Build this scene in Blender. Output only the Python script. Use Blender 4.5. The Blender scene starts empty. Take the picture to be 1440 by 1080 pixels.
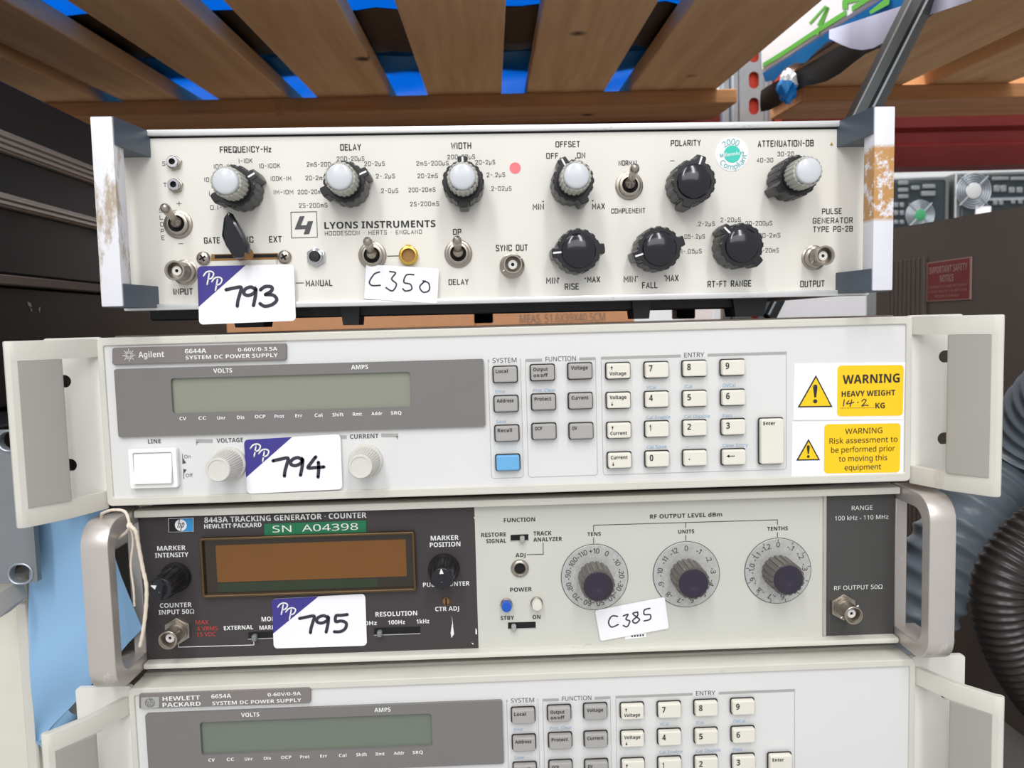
import bpy, bmesh, math, random
from mathutils import Vector, Matrix

random.seed(7)
S = bpy.context.scene
COL = S.collection
PI = math.pi

# ------------------------------------------------------------------ camera, world, lights, exposure
F_PX, PITCH, YAW, ROLL = 1101.39, 0.0762, 0.0218, -0.0269
CAM = Vector((-0.0082, -0.4089, 0.0454))
cp, sp, cy, sy = math.cos(PITCH), math.sin(PITCH), math.cos(YAW), math.sin(YAW)
_f = Vector((sy * cp, cy * cp, -sp))
_r = Vector((cy, -sy, 0))
_u = _r.cross(_f)
_c, _s = math.cos(ROLL), math.sin(ROLL)
C_R, C_U = _c * _r + _s * _u, -_s * _r + _c * _u
cam_d = bpy.data.cameras.new('camera')
cam = bpy.data.objects.new('camera', cam_d)
COL.objects.link(cam)
cam.matrix_world = Matrix(((C_R.x, C_U.x, -_f.x, CAM.x), (C_R.y, C_U.y, -_f.y, CAM.y), (C_R.z, C_U.z, -_f.z, CAM.z), (0, 0, 0, 1)))
cam_d.sensor_width = 36
cam_d.lens = 36 * F_PX / 1440
cam_d.clip_start = 0.01
cam_d.clip_end = 50
cam_d.dof.use_dof = True
cam_d.dof.focus_distance = 0.41
cam_d.dof.aperture_fstop = 18
S.camera = cam

w = bpy.data.worlds.new('warehouse_air')
S.world = w
w.use_nodes = True
bg = w.node_tree.nodes['Background']
bg.inputs[0].default_value = (0.98, 0.985, 1.0, 1)
bg.inputs[1].default_value = 0.60


def area(name, loc, target, sx, sy_, power, color=(1, 1, 1)):
    l = bpy.data.lights.new(name, 'AREA')
    l.shape = 'RECTANGLE'
    l.size, l.size_y, l.energy, l.color = sx, sy_, power, color
    o = bpy.data.objects.new(name, l)
    COL.objects.link(o)
    o.location = loc
    o.rotation_euler = (Vector(target) - Vector(loc)).to_track_quat('-Z', 'Y').to_euler()
    return o


area('aisle_light', (-0.62, -1.55, 1.70), (-0.1, 0, 0), 0.22, 1.5, 17)
area('aisle_light', (0.45, -1.55, 1.70), (0.1, 0, 0), 0.22, 1.5, 17)
area('aisle_light', (0.0, -2.6, 1.15), (0, 0, 0), 2.4, 0.9, 17)  # broad soft panel, added as frontal fill against shade under the overhangs
area('hall_light', (0.3, 0.98, 2.3), (0.35, 1.5, 0), 3.0, 0.5, 70)
area('hall_light', (-0.55, 0.30, 1.4), (0.15, 0.33, 0.38), 1.2, 0.8, 18)  # added fill, aimed across the pallets to brighten the white sack
S.view_settings.view_transform = 'Standard'
S.view_settings.look = 'None'
S.view_settings.exposure = 0.0
S.view_settings.gamma = 1.0
S.view_settings.use_curve_mapping = False


def ray(px, py):
    return C_R * ((px - 720) / F_PX) + C_U * (-(py - 540) / F_PX) + _f


def atX(px, py, X):
    d = ray(px, py)
    return CAM + d * ((X - CAM.x) / d.x)


def atY(px, py, Y):
    d = ray(px, py)
    return CAM + d * ((Y - CAM.y) / d.y)


# ------------------------------------------------------------------ materials
def lin(c):
    def f(v):
        v /= 255
        return v / 12.92 if v <= 0.04045 else ((v + 0.055) / 1.055) ** 2.4
    return tuple(f(v) for v in c) + (1,)


MATS = {}


def mat(name, rgb, rough=0.5, metal=0.0, var=0.04, scale=60, bump=0.0, bscale=400, spec=0.5, coat=0.0, trans=0.0, alpha=1.0, emit=0.0):
    if name in MATS:
        return MATS[name]
    m = bpy.data.materials.new(name)
    m.use_nodes = True
    nt = m.node_tree
    b = nt.nodes['Principled BSDF']
    L = nt.links.new
    tc = nt.nodes.new('ShaderNodeTexCoord')
    no = nt.nodes.new('ShaderNodeTexNoise')
    no.inputs['Scale'].default_value = scale
    no.inputs['Detail'].default_value = 4
    L(tc.outputs['Object'], no.inputs['Vector'])
    mx = nt.nodes.new('ShaderNodeMix')
    mx.data_type = 'RGBA'
    c = lin(rgb)
    k0, k1 = 1 - var * 1.6, 1 + var
    mx.inputs[6].default_value = (c[0] * k0, c[1] * k0, c[2] * k0 * (1 - var * .3), 1)
    mx.inputs[7].default_value = (min(c[0] * k1, 1), min(c[1] * k1, 1), min(c[2] * k1, 1), 1)
    L(no.outputs['Fac'], mx.inputs[0])
    L(mx.outputs[2], b.inputs['Base Color'])
    b.inputs['Roughness'].default_value = rough
    b.inputs['Metallic'].default_value = metal
    b.inputs['Specular IOR Level'].default_value = spec
    b.inputs['Coat Weight'].default_value = coat
    b.inputs['Transmission Weight'].default_value = trans
    b.inputs['Alpha'].default_value = alpha
    if emit:
        b.inputs['Emission Color'].default_value = c
        b.inputs['Emission Strength'].default_value = emit
    if bump:
        n2 = nt.nodes.new('ShaderNodeTexNoise')
        n2.inputs['Scale'].default_value = bscale
        n2.inputs['Detail'].default_value = 3
        L(tc.outputs['Object'], n2.inputs['Vector'])
        bp = nt.nodes.new('ShaderNodeBump')
        bp.inputs['Strength'].default_value = bump
        bp.inputs['Distance'].default_value = 0.001
        L(n2.outputs['Fac'], bp.inputs['Height'])
        L(bp.outputs['Normal'], b.inputs['Normal'])
    MATS[name] = m
    return m


def worn(name, rgb, rgb2, rough=0.45, scale=90, lo=0.5, hi=0.62, zlo=None, zhi=None, metal=0, stretch=(1, 1, .35)):
    """paint with patches worn or stained to a second colour (optionally only in a height band of the part)"""
    m = mat(name, rgb, rough, metal)
    nt = m.node_tree
    L = nt.links.new
    b = nt.nodes['Principled BSDF']
    tc = nt.nodes.new('ShaderNodeTexCoord')
    mp = nt.nodes.new('ShaderNodeMapping')
    mp.inputs['Scale'].default_value = stretch
    L(tc.outputs['Object'], mp.inputs['Vector'])
    no = nt.nodes.new('ShaderNodeTexNoise')
    no.inputs['Scale'].default_value = scale
    no.inputs['Detail'].default_value = 7
    no.inputs['Roughness'].default_value = 0.7
    L(mp.outputs[0], no.inputs['Vector'])
    mr = nt.nodes.new('ShaderNodeMapRange')
    mr.inputs[1].default_value, mr.inputs[2].default_value = lo, hi
    L(no.outputs['Fac'], mr.inputs[0])
    fac = mr.outputs[0]
    if zlo is not None:
        sx = nt.nodes.new('ShaderNodeSeparateXYZ')
        L(tc.outputs['Object'], sx.inputs[0])
        for lo_, hi_ in ((zlo - .001, zlo + .001), (zhi + .001, zhi - .001)):
            r2 = nt.nodes.new('ShaderNodeMapRange')
            r2.inputs[1].default_value, r2.inputs[2].default_value = lo_, hi_
            L(sx.outputs[2], r2.inputs[0])
            mu = nt.nodes.new('ShaderNodeMath')
            mu.operation = 'MULTIPLY'
            L(fac, mu.inputs[0])
            L(r2.outputs[0], mu.inputs[1])
            fac = mu.outputs[0]
    old = b.inputs['Base Color'].links[0].from_socket
    mx = nt.nodes.new('ShaderNodeMix')
    mx.data_type = 'RGBA'
    L(fac, mx.inputs[0])
    L(old, mx.inputs[6])
    mx.inputs[7].default_value = lin(rgb2)
    L(mx.outputs[2], b.inputs['Base Color'])
    return m


def wood(name, a, b_, axis='y'):
    m = mat(name, a, 0.75)
    nt = m.node_tree
    L = nt.links.new
    b = nt.nodes['Principled BSDF']
    tc = nt.nodes.new('ShaderNodeTexCoord')
    oi = nt.nodes.new('ShaderNodeObjectInfo')
    ad = nt.nodes.new('ShaderNodeVectorMath')
    L(tc.outputs['Object'], ad.inputs[0])
    cb = nt.nodes.new('ShaderNodeCombineXYZ')
    mu = nt.nodes.new('ShaderNodeMath')
    mu.operation = 'MULTIPLY'
    mu.inputs[1].default_value = 9.0
    L(oi.outputs['Random'], mu.inputs[0])
    for i in range(3):
        L(mu.outputs[0], cb.inputs[i])
    L(cb.outputs[0], ad.inputs[1])
    mp = nt.nodes.new('ShaderNodeMapping')
    mp.inputs['Scale'].default_value = (60, 4, 60) if axis == 'y' else (4, 60, 60)
    L(ad.outputs[0], mp.inputs['Vector'])
    no = nt.nodes.new('ShaderNodeTexNoise')
    no.inputs['Scale'].default_value = 1.0
    no.inputs['Detail'].default_value = 6
    no.inputs['Roughness'].default_value = 0.65
    L(mp.outputs[0], no.inputs['Vector'])
    rp = nt.nodes.new('ShaderNodeValToRGB')
    rp.color_ramp.elements[0].position = 0.28
    rp.color_ramp.elements[1].position = 0.7
    rp.color_ramp.elements[0].color = lin(b_)
    rp.color_ramp.elements[1].color = lin(a)
    L(no.outputs['Fac'], rp.inputs[0])
    # knots
    vo = nt.nodes.new('ShaderNodeTexVoronoi')
    vo.inputs['Scale'].default_value = 9
    L(ad.outputs[0], vo.inputs['Vector'])
    mr = nt.nodes.new('ShaderNodeMapRange')
    mr.inputs[1].default_value, mr.inputs[2].default_value = 0.10, 0.04
    L(vo.outputs['Distance'], mr.inputs[0])
    mx = nt.nodes.new('ShaderNodeMix')
    mx.data_type = 'RGBA'
    L(mr.outputs[0], mx.inputs[0])
    L(rp.outputs[0], mx.inputs[6])
    mx.inputs[7].default_value = lin((70, 42, 24))
    L(mx.outputs[2], b.inputs['Base Color'])
    bp = nt.nodes.new('ShaderNodeBump')
    bp.inputs['Strength'].default_value = 0.25
    bp.inputs['Distance'].default_value = 0.002
    L(no.outputs['Fac'], bp.inputs['Height'])
    L(bp.outputs['Normal'], b.inputs['Normal'])
    return m


def film(name, rgb, through, rough=0.35):
    """thin plastic sheet that lets light through"""
    m = mat(name, rgb, rough, bump=0.35, bscale=45, var=.12, scale=14)
    nt = m.node_tree
    b = nt.nodes['Principled BSDF']
    t = nt.nodes.new('ShaderNodeBsdfTranslucent')
    t.inputs[0].default_value = lin(rgb)
    mx = nt.nodes.new('ShaderNodeMixShader')
    mx.inputs[0].default_value = through
    nt.links.new(b.outputs[0], mx.inputs[1])
    nt.links.new(t.outputs[0], mx.inputs[2])
    nt.links.new(mx.outputs[0], nt.nodes['Material Output'].inputs[0])
    return m


# instruments
M_IVORY = mat('ivory_panel_paint', (230, 227, 219), 0.42, var=.02, scale=25)
M_SILVER = worn('brushed_trim_metal', (226, 226, 226), (120, 118, 116), 0.38, scale=160, lo=.63, hi=.72, metal=.55, stretch=(.3, 1, 1))
M_CASE = mat('grey_case_paint', (150, 150, 150), 0.5)
M_SLATE = mat('slate_bracket', (76, 86, 98), 0.42, bump=.05)
M_BARL = worn('white_bar_stained', (232, 232, 238), (176, 160, 140), .45, scale=70, lo=.50, hi=.60)
M_BARR = worn('white_bar_tape_marks', (228, 228, 236), (190, 142, 84), .45, scale=150, lo=.40, hi=.50, zlo=-.010, zhi=.026, stretch=(1, 1, 1))
M_BLACK = mat('black_plastic', (24, 24, 27), 0.36, var=.08)
M_BLKFL = mat('black_fluted_plastic', (31, 31, 34), 0.27, var=.1, scale=120)
M_CAPBLK = mat('glossy_black_cap', (20, 21, 30), 0.16, coat=.3)
M_GREYFL = mat('pale_grey_fluted_plastic', (176, 175, 166), 0.45, var=.06)
M_GREYCAP = mat('pale_grey_cap', (206, 209, 214), 0.22)
M_WHITEINK = mat('white_ink', (238, 238, 236), 0.6)
M_INK = mat('black_ink', (38, 38, 40), 0.6)
M_INKSOFT = mat('grey_ink', (78, 78, 80), 0.6)
M_NICKEL = mat('dull_nickel', (176, 168, 158), 0.3, metal=.9, var=.08)
M_CHROME = mat('bright_nickel', (205, 205, 208), 0.14, metal=1)
M_GOLD = mat('gold_plate', (226, 190, 92), 0.25, metal=.95)
M_HOLE = mat('dark_hole', (14, 13, 13), 0.8)
M_PTFE = mat('white_insulator', (236, 234, 230), 0.4)
M_SLOT = mat('brass_slot', (150, 112, 66), 0.5, metal=.4)
M_COOL = mat('cool_white_panel', (223, 223, 222), 0.45, var=.015, scale=15)
M_BEZEL = worn('cream_bezel_paint', (213, 210, 201), (150, 138, 120), 0.5, scale=220, lo=.66, hi=.76)
M_EAR = worn('cream_handle_paint', (214, 211, 202), (190, 178, 164), 0.55, scale=60, lo=.62, hi=.8)
M_EARW = mat('white_ear_paint', (232, 229, 222), 0.5, bump=.06)
M_GRIP = mat('grey_grip_plastic', (168, 166, 160), 0.5, var=.02)
M_COVER = mat('taupe_cover', (124, 112, 104), 0.6)
M_COVER2 = mat('pale_cover', (176, 176, 170), 0.6)
M_WINDOW = mat('grey_window', (122, 119, 117), 0.42, var=.02)
M_LCD = mat('green_grey_lcd', (142, 145, 130), 0.1, var=.03, scale=8, coat=.5)
M_LCD2 = mat('dark_green_lcd', (112, 120, 108), 0.1, var=.03, scale=8, coat=.5)
M_LCDEDGE = mat('lcd_edge', (74, 74, 66), 0.4)
M_KEYC = mat('cream_key', (229, 225, 213), 0.48)
M_KEYG = mat('grey_key', (170, 167, 164), 0.5)
M_KEYB = mat('blue_key', (108, 174, 224), 0.45)
M_WELL = mat('dark_key_well', (44, 42, 40), 0.7)
M_BLUEINK = mat('pale_blue_ink', (138, 178, 214), 0.6)
M_GREYINK = mat('mid_grey_ink', (170, 170, 168), 0.6)
M_ROCK = mat('white_switch', (246, 246, 245), 0.3)
M_KNOBC = mat('cream_knob', (214, 212, 205), 0.45)
M_PAPER = mat('white_label_paper', (247, 246, 250), 0.5, var=.01)
M_INDIGO = mat('indigo_print', (62, 54, 140), 0.45)
M_MARKER = mat('marker_ink', (52, 46, 62), 0.5)
M_YELLOW = mat('warning_yellow', (252, 206, 16), 0.45, var=.01)
M_TEAL = mat('teal_print', (64, 204, 186), 0.5)
M_TEALINK = mat('teal_ink', (96, 176, 170), 0.5)
M_CORAL = mat('coral_dot', (244, 122, 128), 0.5)
M_HPDARK = worn('dark_brown_panel', (62, 56, 57), (205, 200, 195), 0.5, scale=260, lo=.80, hi=.83)
M_HPLIGHT = mat('warm_grey_panel', (206, 206, 198), 0.45, var=.02, scale=25)
M_HPDARK2 = mat('charcoal_module', (72, 71, 70), 0.5)
M_TRIMC = worn('cream_trim_metal', (222, 220, 210), (160, 154, 142), 0.4, scale=150, lo=.66, hi=.74, stretch=(.3, 1, 1))
M_ALU = worn('worn_aluminium', (204, 197, 192), (236, 234, 230), 0.36, scale=120, lo=.63, hi=.72, metal=.5)
M_AMBER = mat('amber_filter', (116, 70, 0), 0.2, var=.06, scale=20, coat=.5)
M_DISPDARK = mat('display_dark', (40, 30, 16), 0.2, coat=.5)
M_DISPGREEN = mat('display_green', (34, 48, 24), 0.2, coat=.5)
M_BRASS = mat('aged_brass_frame', (104, 84, 58), 0.35, metal=.7)
M_DIAL = mat('spun_dial_metal', (202, 202, 200), 0.42, metal=.45, var=.16, scale=500)
M_SMOKE = mat('smoky_fluted_plastic', (98, 92, 88), 0.35, var=.1)
M_VIOLET = mat('dark_violet_cap', (40, 34, 52), 0.2, coat=.3)
M_REDINK = mat('red_ink', (206, 70, 58), 0.6)
M_DYMO = mat('green_tape', (28, 118, 78), 0.35)
M_HPBLUE = mat('blue_badge', (54, 150, 214), 0.4)
M_LAMPB = mat('blue_lamp_lens', (26, 86, 190), 0.25)
M_LAMPW = mat('white_lamp_lens', (222, 220, 208), 0.25)
M_FOOT = mat('black_rubber', (28, 28, 34), 0.55)
M_BADGE = mat('taupe_badge', (128, 122, 120), 0.45)
# surroundings
M_WOOD = wood('pallet_wood', (248, 204, 150), (222, 170, 118))
M_WOODX = wood('pallet_wood_cross', (216, 162, 112), (180, 126, 80), 'x')
M_BLUEFILM = film('blue_tarpaulin', (52, 168, 238), .5)
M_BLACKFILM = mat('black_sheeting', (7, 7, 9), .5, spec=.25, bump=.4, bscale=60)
M_RED = mat('red_beam_paint', (112, 16, 10), 0.6, var=.06)
M_ORANGE = mat('orange_red_paint', (214, 62, 36), 0.45)
M_GALV = mat('galvanised_steel', (168, 176, 184), 0.38, metal=.6, var=.12, scale=50)
M_STEEL = mat('dark_steel', (98, 102, 104), 0.42, metal=.6, var=.12)
M_SACK = mat('white_sack', (240, 238, 240), 0.4, var=.02)
M_GREEN = mat('green_print', (92, 176, 54), 0.5)
M_LILAC = film('clear_film', (226, 227, 246), .5, .5)
M_CABINET = mat('dark_brown_cabinet', (112, 104, 98), 0.6, bump=.08)
M_NOTICE = mat('notice_red', (150, 40, 44), 0.5)
M_NOTINK = mat('notice_ink', (206, 168, 164), 0.5)
M_SERVER = mat('black_server_paint', (34, 36, 38), 0.5, bump=.05)
M_SERVER2 = mat('green_black_paint', (40, 40, 36), 0.55, bump=.05)
M_RAIL = mat('rail_metal', (196, 190, 182), 0.4, metal=.4)
M_BRACKET = mat('blue_grey_paint', (124, 128, 132), 0.5, bump=.08)
M_CREAMB = mat('cream_case_paint', (222, 219, 206), 0.5)
M_HOSEG = mat('blue_grey_hose', (128, 139, 149), 0.3)
M_HOSEK = mat('black_hose', (44, 40, 38), 0.34)
M_CARTON = mat('brown_carton', (206, 150, 108), 0.75, var=.06)
M_WHITEBOX = mat('white_carton', (236, 236, 240), 0.6)
M_BLUEPAPER = mat('blue_paper', (142, 184, 222), 0.7, var=.05, scale=30)
M_STRING = mat('cotton_string', (232, 218, 200), 0.8)
M_PC = mat('pc_case', (120, 122, 122), 0.4, metal=.5)
M_PCBACK = mat('pc_back_panel', (38, 48, 52), 0.5)
M_FANW = mat('fan_hub', (196, 196, 196), 0.5)
M_FANG = mat('fan_hub_green', (60, 150, 100), 0.5)
M_WALL = mat('warehouse_wall', (222, 224, 226), 0.8)
M_DECK = mat('grey_deck', (120, 116, 112), 0.7)


# ------------------------------------------------------------------ mesh building
def ortho(ax):
    ax = Vector(ax).normalized()
    t = Vector((0, 0, 1)) if abs(ax.z) < .9 else Vector((1, 0, 0))
    a = ax.cross(t).normalized()
    return ax, a, ax.cross(a)


class MB:
    """collects faces with materials, then links them as one mesh object"""

    def __init__(self):
        self.v, self.f, self.m, self.mats = [], [], [], []

    def mi(self, m):
        if m not in self.mats:
            self.mats.append(m)
        return self.mats.index(m)

    def add(self, verts, faces, m):
        o = len(self.v)
        self.v += [Vector(p) for p in verts]
        k = self.mi(m)
        for f in faces:
            self.f.append([i + o for i in f])
            self.m.append(k)
        return self

    def box(self, x0, x1, y0, y1, z0, z1, m, bev=0.0, seg=1):
        bm = bmesh.new()
        bmesh.ops.create_cube(bm, size=1)
        for v in bm.verts:
            v.co = Vector(((x0 + x1) / 2 + v.co.x * (x1 - x0), (y0 + y1) / 2 + v.co.y * (y1 - y0), (z0 + z1) / 2 + v.co.z * (z1 - z0)))
        if bev:
            bmesh.ops.bevel(bm, geom=bm.edges[:], offset=bev, segments=seg, affect='EDGES', profile=.6)
        bm.verts.index_update()
        self.add([v.co.copy() for v in bm.verts], [[v.index for v in f.verts] for f in bm.faces], m)
        bm.free()
        return self

    def prism(self, pts, h0, h1, m, bev=0.0, map=None, mtop=None, cap0=True):
        """outline pts (a,b) raised from h0 to h1; map(a,b,h) gives the point (default: panel coordinates)"""
        map = map or pan
        n = len(pts)
        rings = [[map(a, b, h0) for a, b in pts]]
        if bev:
            q = inset(pts, bev)
            q2 = inset(pts, bev * .3)
            d = bev if h1 > h0 else -bev
            rings += [[map(a, b, h1 - d) for a, b in pts], [map(a, b, h1 - d * .3) for a, b in q2], [map(a, b, h1) for a, b in q]]
        else:
            rings += [[map(a, b, h1) for a, b in pts]]
        vs = [p for r_ in rings for p in r_]
        fs = []
        for k in range(len(rings) - 1):
            for i in range(n):
                j = (i + 1) % n
                fs.append([k * n + i, k * n + j, (k + 1) * n + j, (k + 1) * n + i])
        if cap0:
            fs.append(list(range(n))[::-1])
        self.add(vs, fs, m)
        o = (len(rings) - 1) * n
        self.add(vs[o:], [list(range(n))], mtop or m)
        return self

    def flat(self, pts, h, m, map=None):
        map = map or pan
        return self.add([map(a, b, h) for a, b in pts], [list(range(len(pts)))], m)

    def lathe(self, prof, base, axis, m, n=32, flute=None):
        """prof: (r, h) along axis from base"""
        ax, a, b = ortho(axis)
        base = Vector(base)
        vs, fs = [], []
        for r, h in prof:
            for i in range(n):
                t = 2 * PI * i / n
                vs.append(base + ax * h + (a * math.cos(t) + b * math.sin(t)) * r)
        for k in range(len(prof) - 1):
            for i in range(n):
                j = (i + 1) % n
                fs.append([k * n + i, k * n + j, (k + 1) * n + j, (k + 1) * n + i])
        if prof[0][0] > 1e-6:
            fs.append(list(range(n))[::-1])
        if prof[-1][0] > 1e-6:
            o = (len(prof) - 1) * n
            fs.append([o + i for i in range(n)])
        return self.add(vs, fs, m)

    def tube(self, path, rad, m, n=12, caps=True):
        path = [Vector(p) for p in path]
        rads = rad if isinstance(rad, (list, tuple)) else [rad] * len(path)
        vs, fs = [], []
        prev = None
        for i, p in enumerate(path):
            d = (path[min(i + 1, len(path) - 1)] - path[max(i - 1, 0)]).normalized()
            if prev is None:
                _, a, b = ortho(d)
            else:
                a = (prev - d * prev.dot(d)).normalized()
                b = d.cross(a)
            prev = a
            for k in range(n):
                t = 2 * PI * k / n
                vs.append(p + (a * math.cos(t) + b * math.sin(t)) * rads[i])
        for i in range(len(path) - 1):
            for k in range(n):
                j = (k + 1) % n
                fs.append([i * n + k, i * n + j, (i + 1) * n + j, (i + 1) * n + k])
        if caps:
            fs.append(list(range(n))[::-1])
            o = (len(path) - 1) * n
            fs.append([o + k for k in range(n)])
        return self.add(vs, fs, m)

    def sheet(self, rows, m, thick=0.0004):
        """grid of points; given thickness along its normals"""
        R, K = len(rows), len(rows[0])
        P = [[Vector(p) for p in r_] for r_ in rows]
        back = []
        for i in range(R):
            br = []
            for j in range(K):
                du = P[i][min(j + 1, K - 1)] - P[i][max(j - 1, 0)]
                dv = P[min(i + 1, R - 1)][j] - P[max(i - 1, 0)][j]
                nn = du.cross(dv)
                nn = nn.normalized() if nn.length > 1e-12 else Vector((0, 1, 0))
                br.append(P[i][j] + nn * thick)
            back.append(br)
        vs = [p for r_ in P for p in r_] + [p for r_ in back for p in r_]
        fs = []
        o = R * K
        for i in range(R - 1):
            for j in range(K - 1):
                a = i * K + j
                fs.append([a, a + 1, a + K + 1, a + K])
                fs.append([o + a, o + a + K, o + a + K + 1, o + a + 1])
        for i in range(R - 1):
            for a, b in ((i * K, (i + 1) * K), (i * K + K - 1, (i + 1) * K + K - 1)):
                fs.append([a, b, o + b, o + a])
        for j in range(K - 1):
            for a, b in ((j, j + 1), ((R - 1) * K + j, (R - 1) * K + j + 1)):
                fs.append([a, b, o + b, o + a])
        return self.add(vs, fs, m)

    def build(self, name, parent=None, label=None, smooth=40, recalc=True):
        lo = Vector([min(p[i] for p in self.v) for i in range(3)])
        hi = Vector([max(p[i] for p in self.v) for i in range(3)])
        c = (lo + hi) / 2
        if parent is None:
            c.z = lo.z
        me = bpy.data.meshes.new(name)
        me.from_pydata([tuple(p - c) for p in self.v], [], self.f)
        for m in self.mats:
            me.materials.append(m)
        me.polygons.foreach_set('material_index', self.m)
        if recalc:
            bm = bmesh.new()
            bm.from_mesh(me)
            bmesh.ops.recalc_face_normals(bm, faces=bm.faces[:])
            bm.to_mesh(me)
            bm.free()
        if smooth:
            me.polygons.foreach_set('use_smooth', [True] * len(me.polygons))
            me.set_sharp_from_angle(angle=math.radians(smooth))
        me.update()
        o = bpy.data.objects.new(name, me)
        COL.objects.link(o)
        ORG[o] = c
        o.location = c
        if parent is not None:
            o.parent = parent
            o.location = c - ORG.get(parent, Vector((0, 0, 0)))
        if label:
            o['label'] = label
        return o


ORG = {}


def pan(a, b, h):
    return Vector((a, -h, b))


def inset(pts, d):
    n = len(pts)
    area2 = sum(pts[i][0] * pts[(i + 1) % n][1] - pts[(i + 1) % n][0] * pts[i][1] for i in range(n))
    sgn = 1 if area2 > 0 else -1
    out = []
    for i in range(n):
        p0, p1, p2 = Vector(pts[i - 1]), Vector(pts[i]), Vector(pts[(i + 1) % n])
        e1, e2 = (p1 - p0), (p2 - p1)
        if e1.length < 1e-9 or e2.length < 1e-9:
            out.append(tuple(p1))
            continue
        e1.normalize()
        e2.normalize()
        n1 = Vector((-e1.y, e1.x)) * sgn
        n2 = Vector((-e2.y, e2.x)) * sgn
        k = n1 + n2
        L = max(k.length_squared, .5)
        out.append(tuple(p1 + k * (2 * d / L)))
    return out


def rrect(x0, x1, y0, y1, r, n=4):
    x0, x1 = min(x0, x1), max(x0, x1)
    y0, y1 = min(y0, y1), max(y0, y1)
    r = min(r, (x1 - x0) / 2.01, (y1 - y0) / 2.01)
    out = []
    for cx, cy_, a0 in ((x1 - r, y1 - r, 0), (x0 + r, y1 - r, 90), (x0 + r, y0 + r, 180), (x1 - r, y0 + r, 270)):
        for k in range(n + 1):
            t = math.radians(a0 + 90 * k / n)
            out.append((cx + r * math.cos(t), cy_ + r * math.sin(t)))
    return out


def circ(cx, cy_, r, n=28):
    return [(cx + r * math.cos(2 * PI * i / n), cy_ + r * math.sin(2 * PI * i / n)) for i in range(n)]


def plate(outer, holes, t, bev=0.0):
    """flat plate with holes through it: returns verts (a, b, +-t/2) and faces"""
    cu = bpy.data.curves.new('tmp', 'CURVE')
    cu.dimensions = '2D'
    cu.fill_mode = 'BOTH'
    cu.extrude = t / 2 - bev
    cu.bevel_depth = bev
    cu.bevel_resolution = 1
    cu.offset = -bev
    for pl in [outer] + holes:
        s = cu.splines.new('POLY')
        s.points.add(len(pl) - 1)
        for i, p in enumerate(pl):
            s.points[i].co = (p[0] * 100, p[1] * 100, 0, 1)
        s.use_cyclic_u = True
    cu.extrude *= 100
    cu.bevel_depth *= 100
    cu.offset *= 100
    o = bpy.data.objects.new('tmp', cu)
    COL.objects.link(o)
    dg = bpy.context.evaluated_depsgraph_get()
    e = o.evaluated_get(dg)
    me = e.to_mesh()
    v = [tuple(p.co / 100) for p in me.vertices]
    f = [list(p.vertices) for p in me.polygons]
    e.to_mesh_clear()
    bpy.data.objects.remove(o)
    bpy.data.curves.remove(cu)
    return v, f


def thing(name, label, cat, loc=(0, 0, 0), rot=(0, 0, 0), group=None):
    o = bpy.data.objects.new(name, None)
    o.empty_display_size = .02
    COL.objects.link(o)
    o.location, o.rotation_euler = loc, rot
    return tag(o, label, cat, group)


def tag(o, label, cat, group=None):
    o['label'], o['category'] = label, cat
    if group:
        o['group'] = group
    return o


def structure(name, mb):
    o = mb.build(name)
    o['kind'] = 'structure'
    return o


# ------------------------------------------------------------------ lettering
FONT_CACHE = {}


def sans(s, bold):
    """the plain sans-serif forms of letters and figures"""
    out = ''
    for ch in s:
        if 'A' <= ch <= 'Z':
            ch = chr((0x1D5D4 if bold else 0x1D5A0) + ord(ch) - 65)
        elif 'a' <= ch <= 'z':
            ch = chr((0x1D5EE if bold else 0x1D5BA) + ord(ch) - 97)
        elif '0' <= ch <= '9':
            ch = chr((0x1D7EC if bold else 0x1D7E2) + ord(ch) - 48)
        out += ch
    return out


def font_mesh(s, bold=0.0):
    k = (s, bold)
    if k not in FONT_CACHE:
        cu = bpy.data.curves.new('tmp', 'FONT')
        cu.body = sans(s, bold >= .02)
        cu.size = 1
        cu.offset = 0
        cu.resolution_u = 3
        o = bpy.data.objects.new('tmp', cu)
        COL.objects.link(o)
        dg = bpy.context.evaluated_depsgraph_get()
        e = o.evaluated_get(dg)
        me = e.to_mesh()
        v = [(p.co.x, p.co.y) for p in me.vertices]
        f = [list(p.vertices) for p in me.polygons]
        e.to_mesh_clear()
        bpy.data.objects.remove(o)
        bpy.data.curves.remove(cu)
        FONT_CACHE[k] = (v, f, min(p[0] for p in v), max(p[0] for p in v))
    return FONT_CACHE[k]


def cap_h():
    v, f, a, b = font_mesh('H')
    return max(p[1] for p in v)


CAPH = cap_h()

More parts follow.
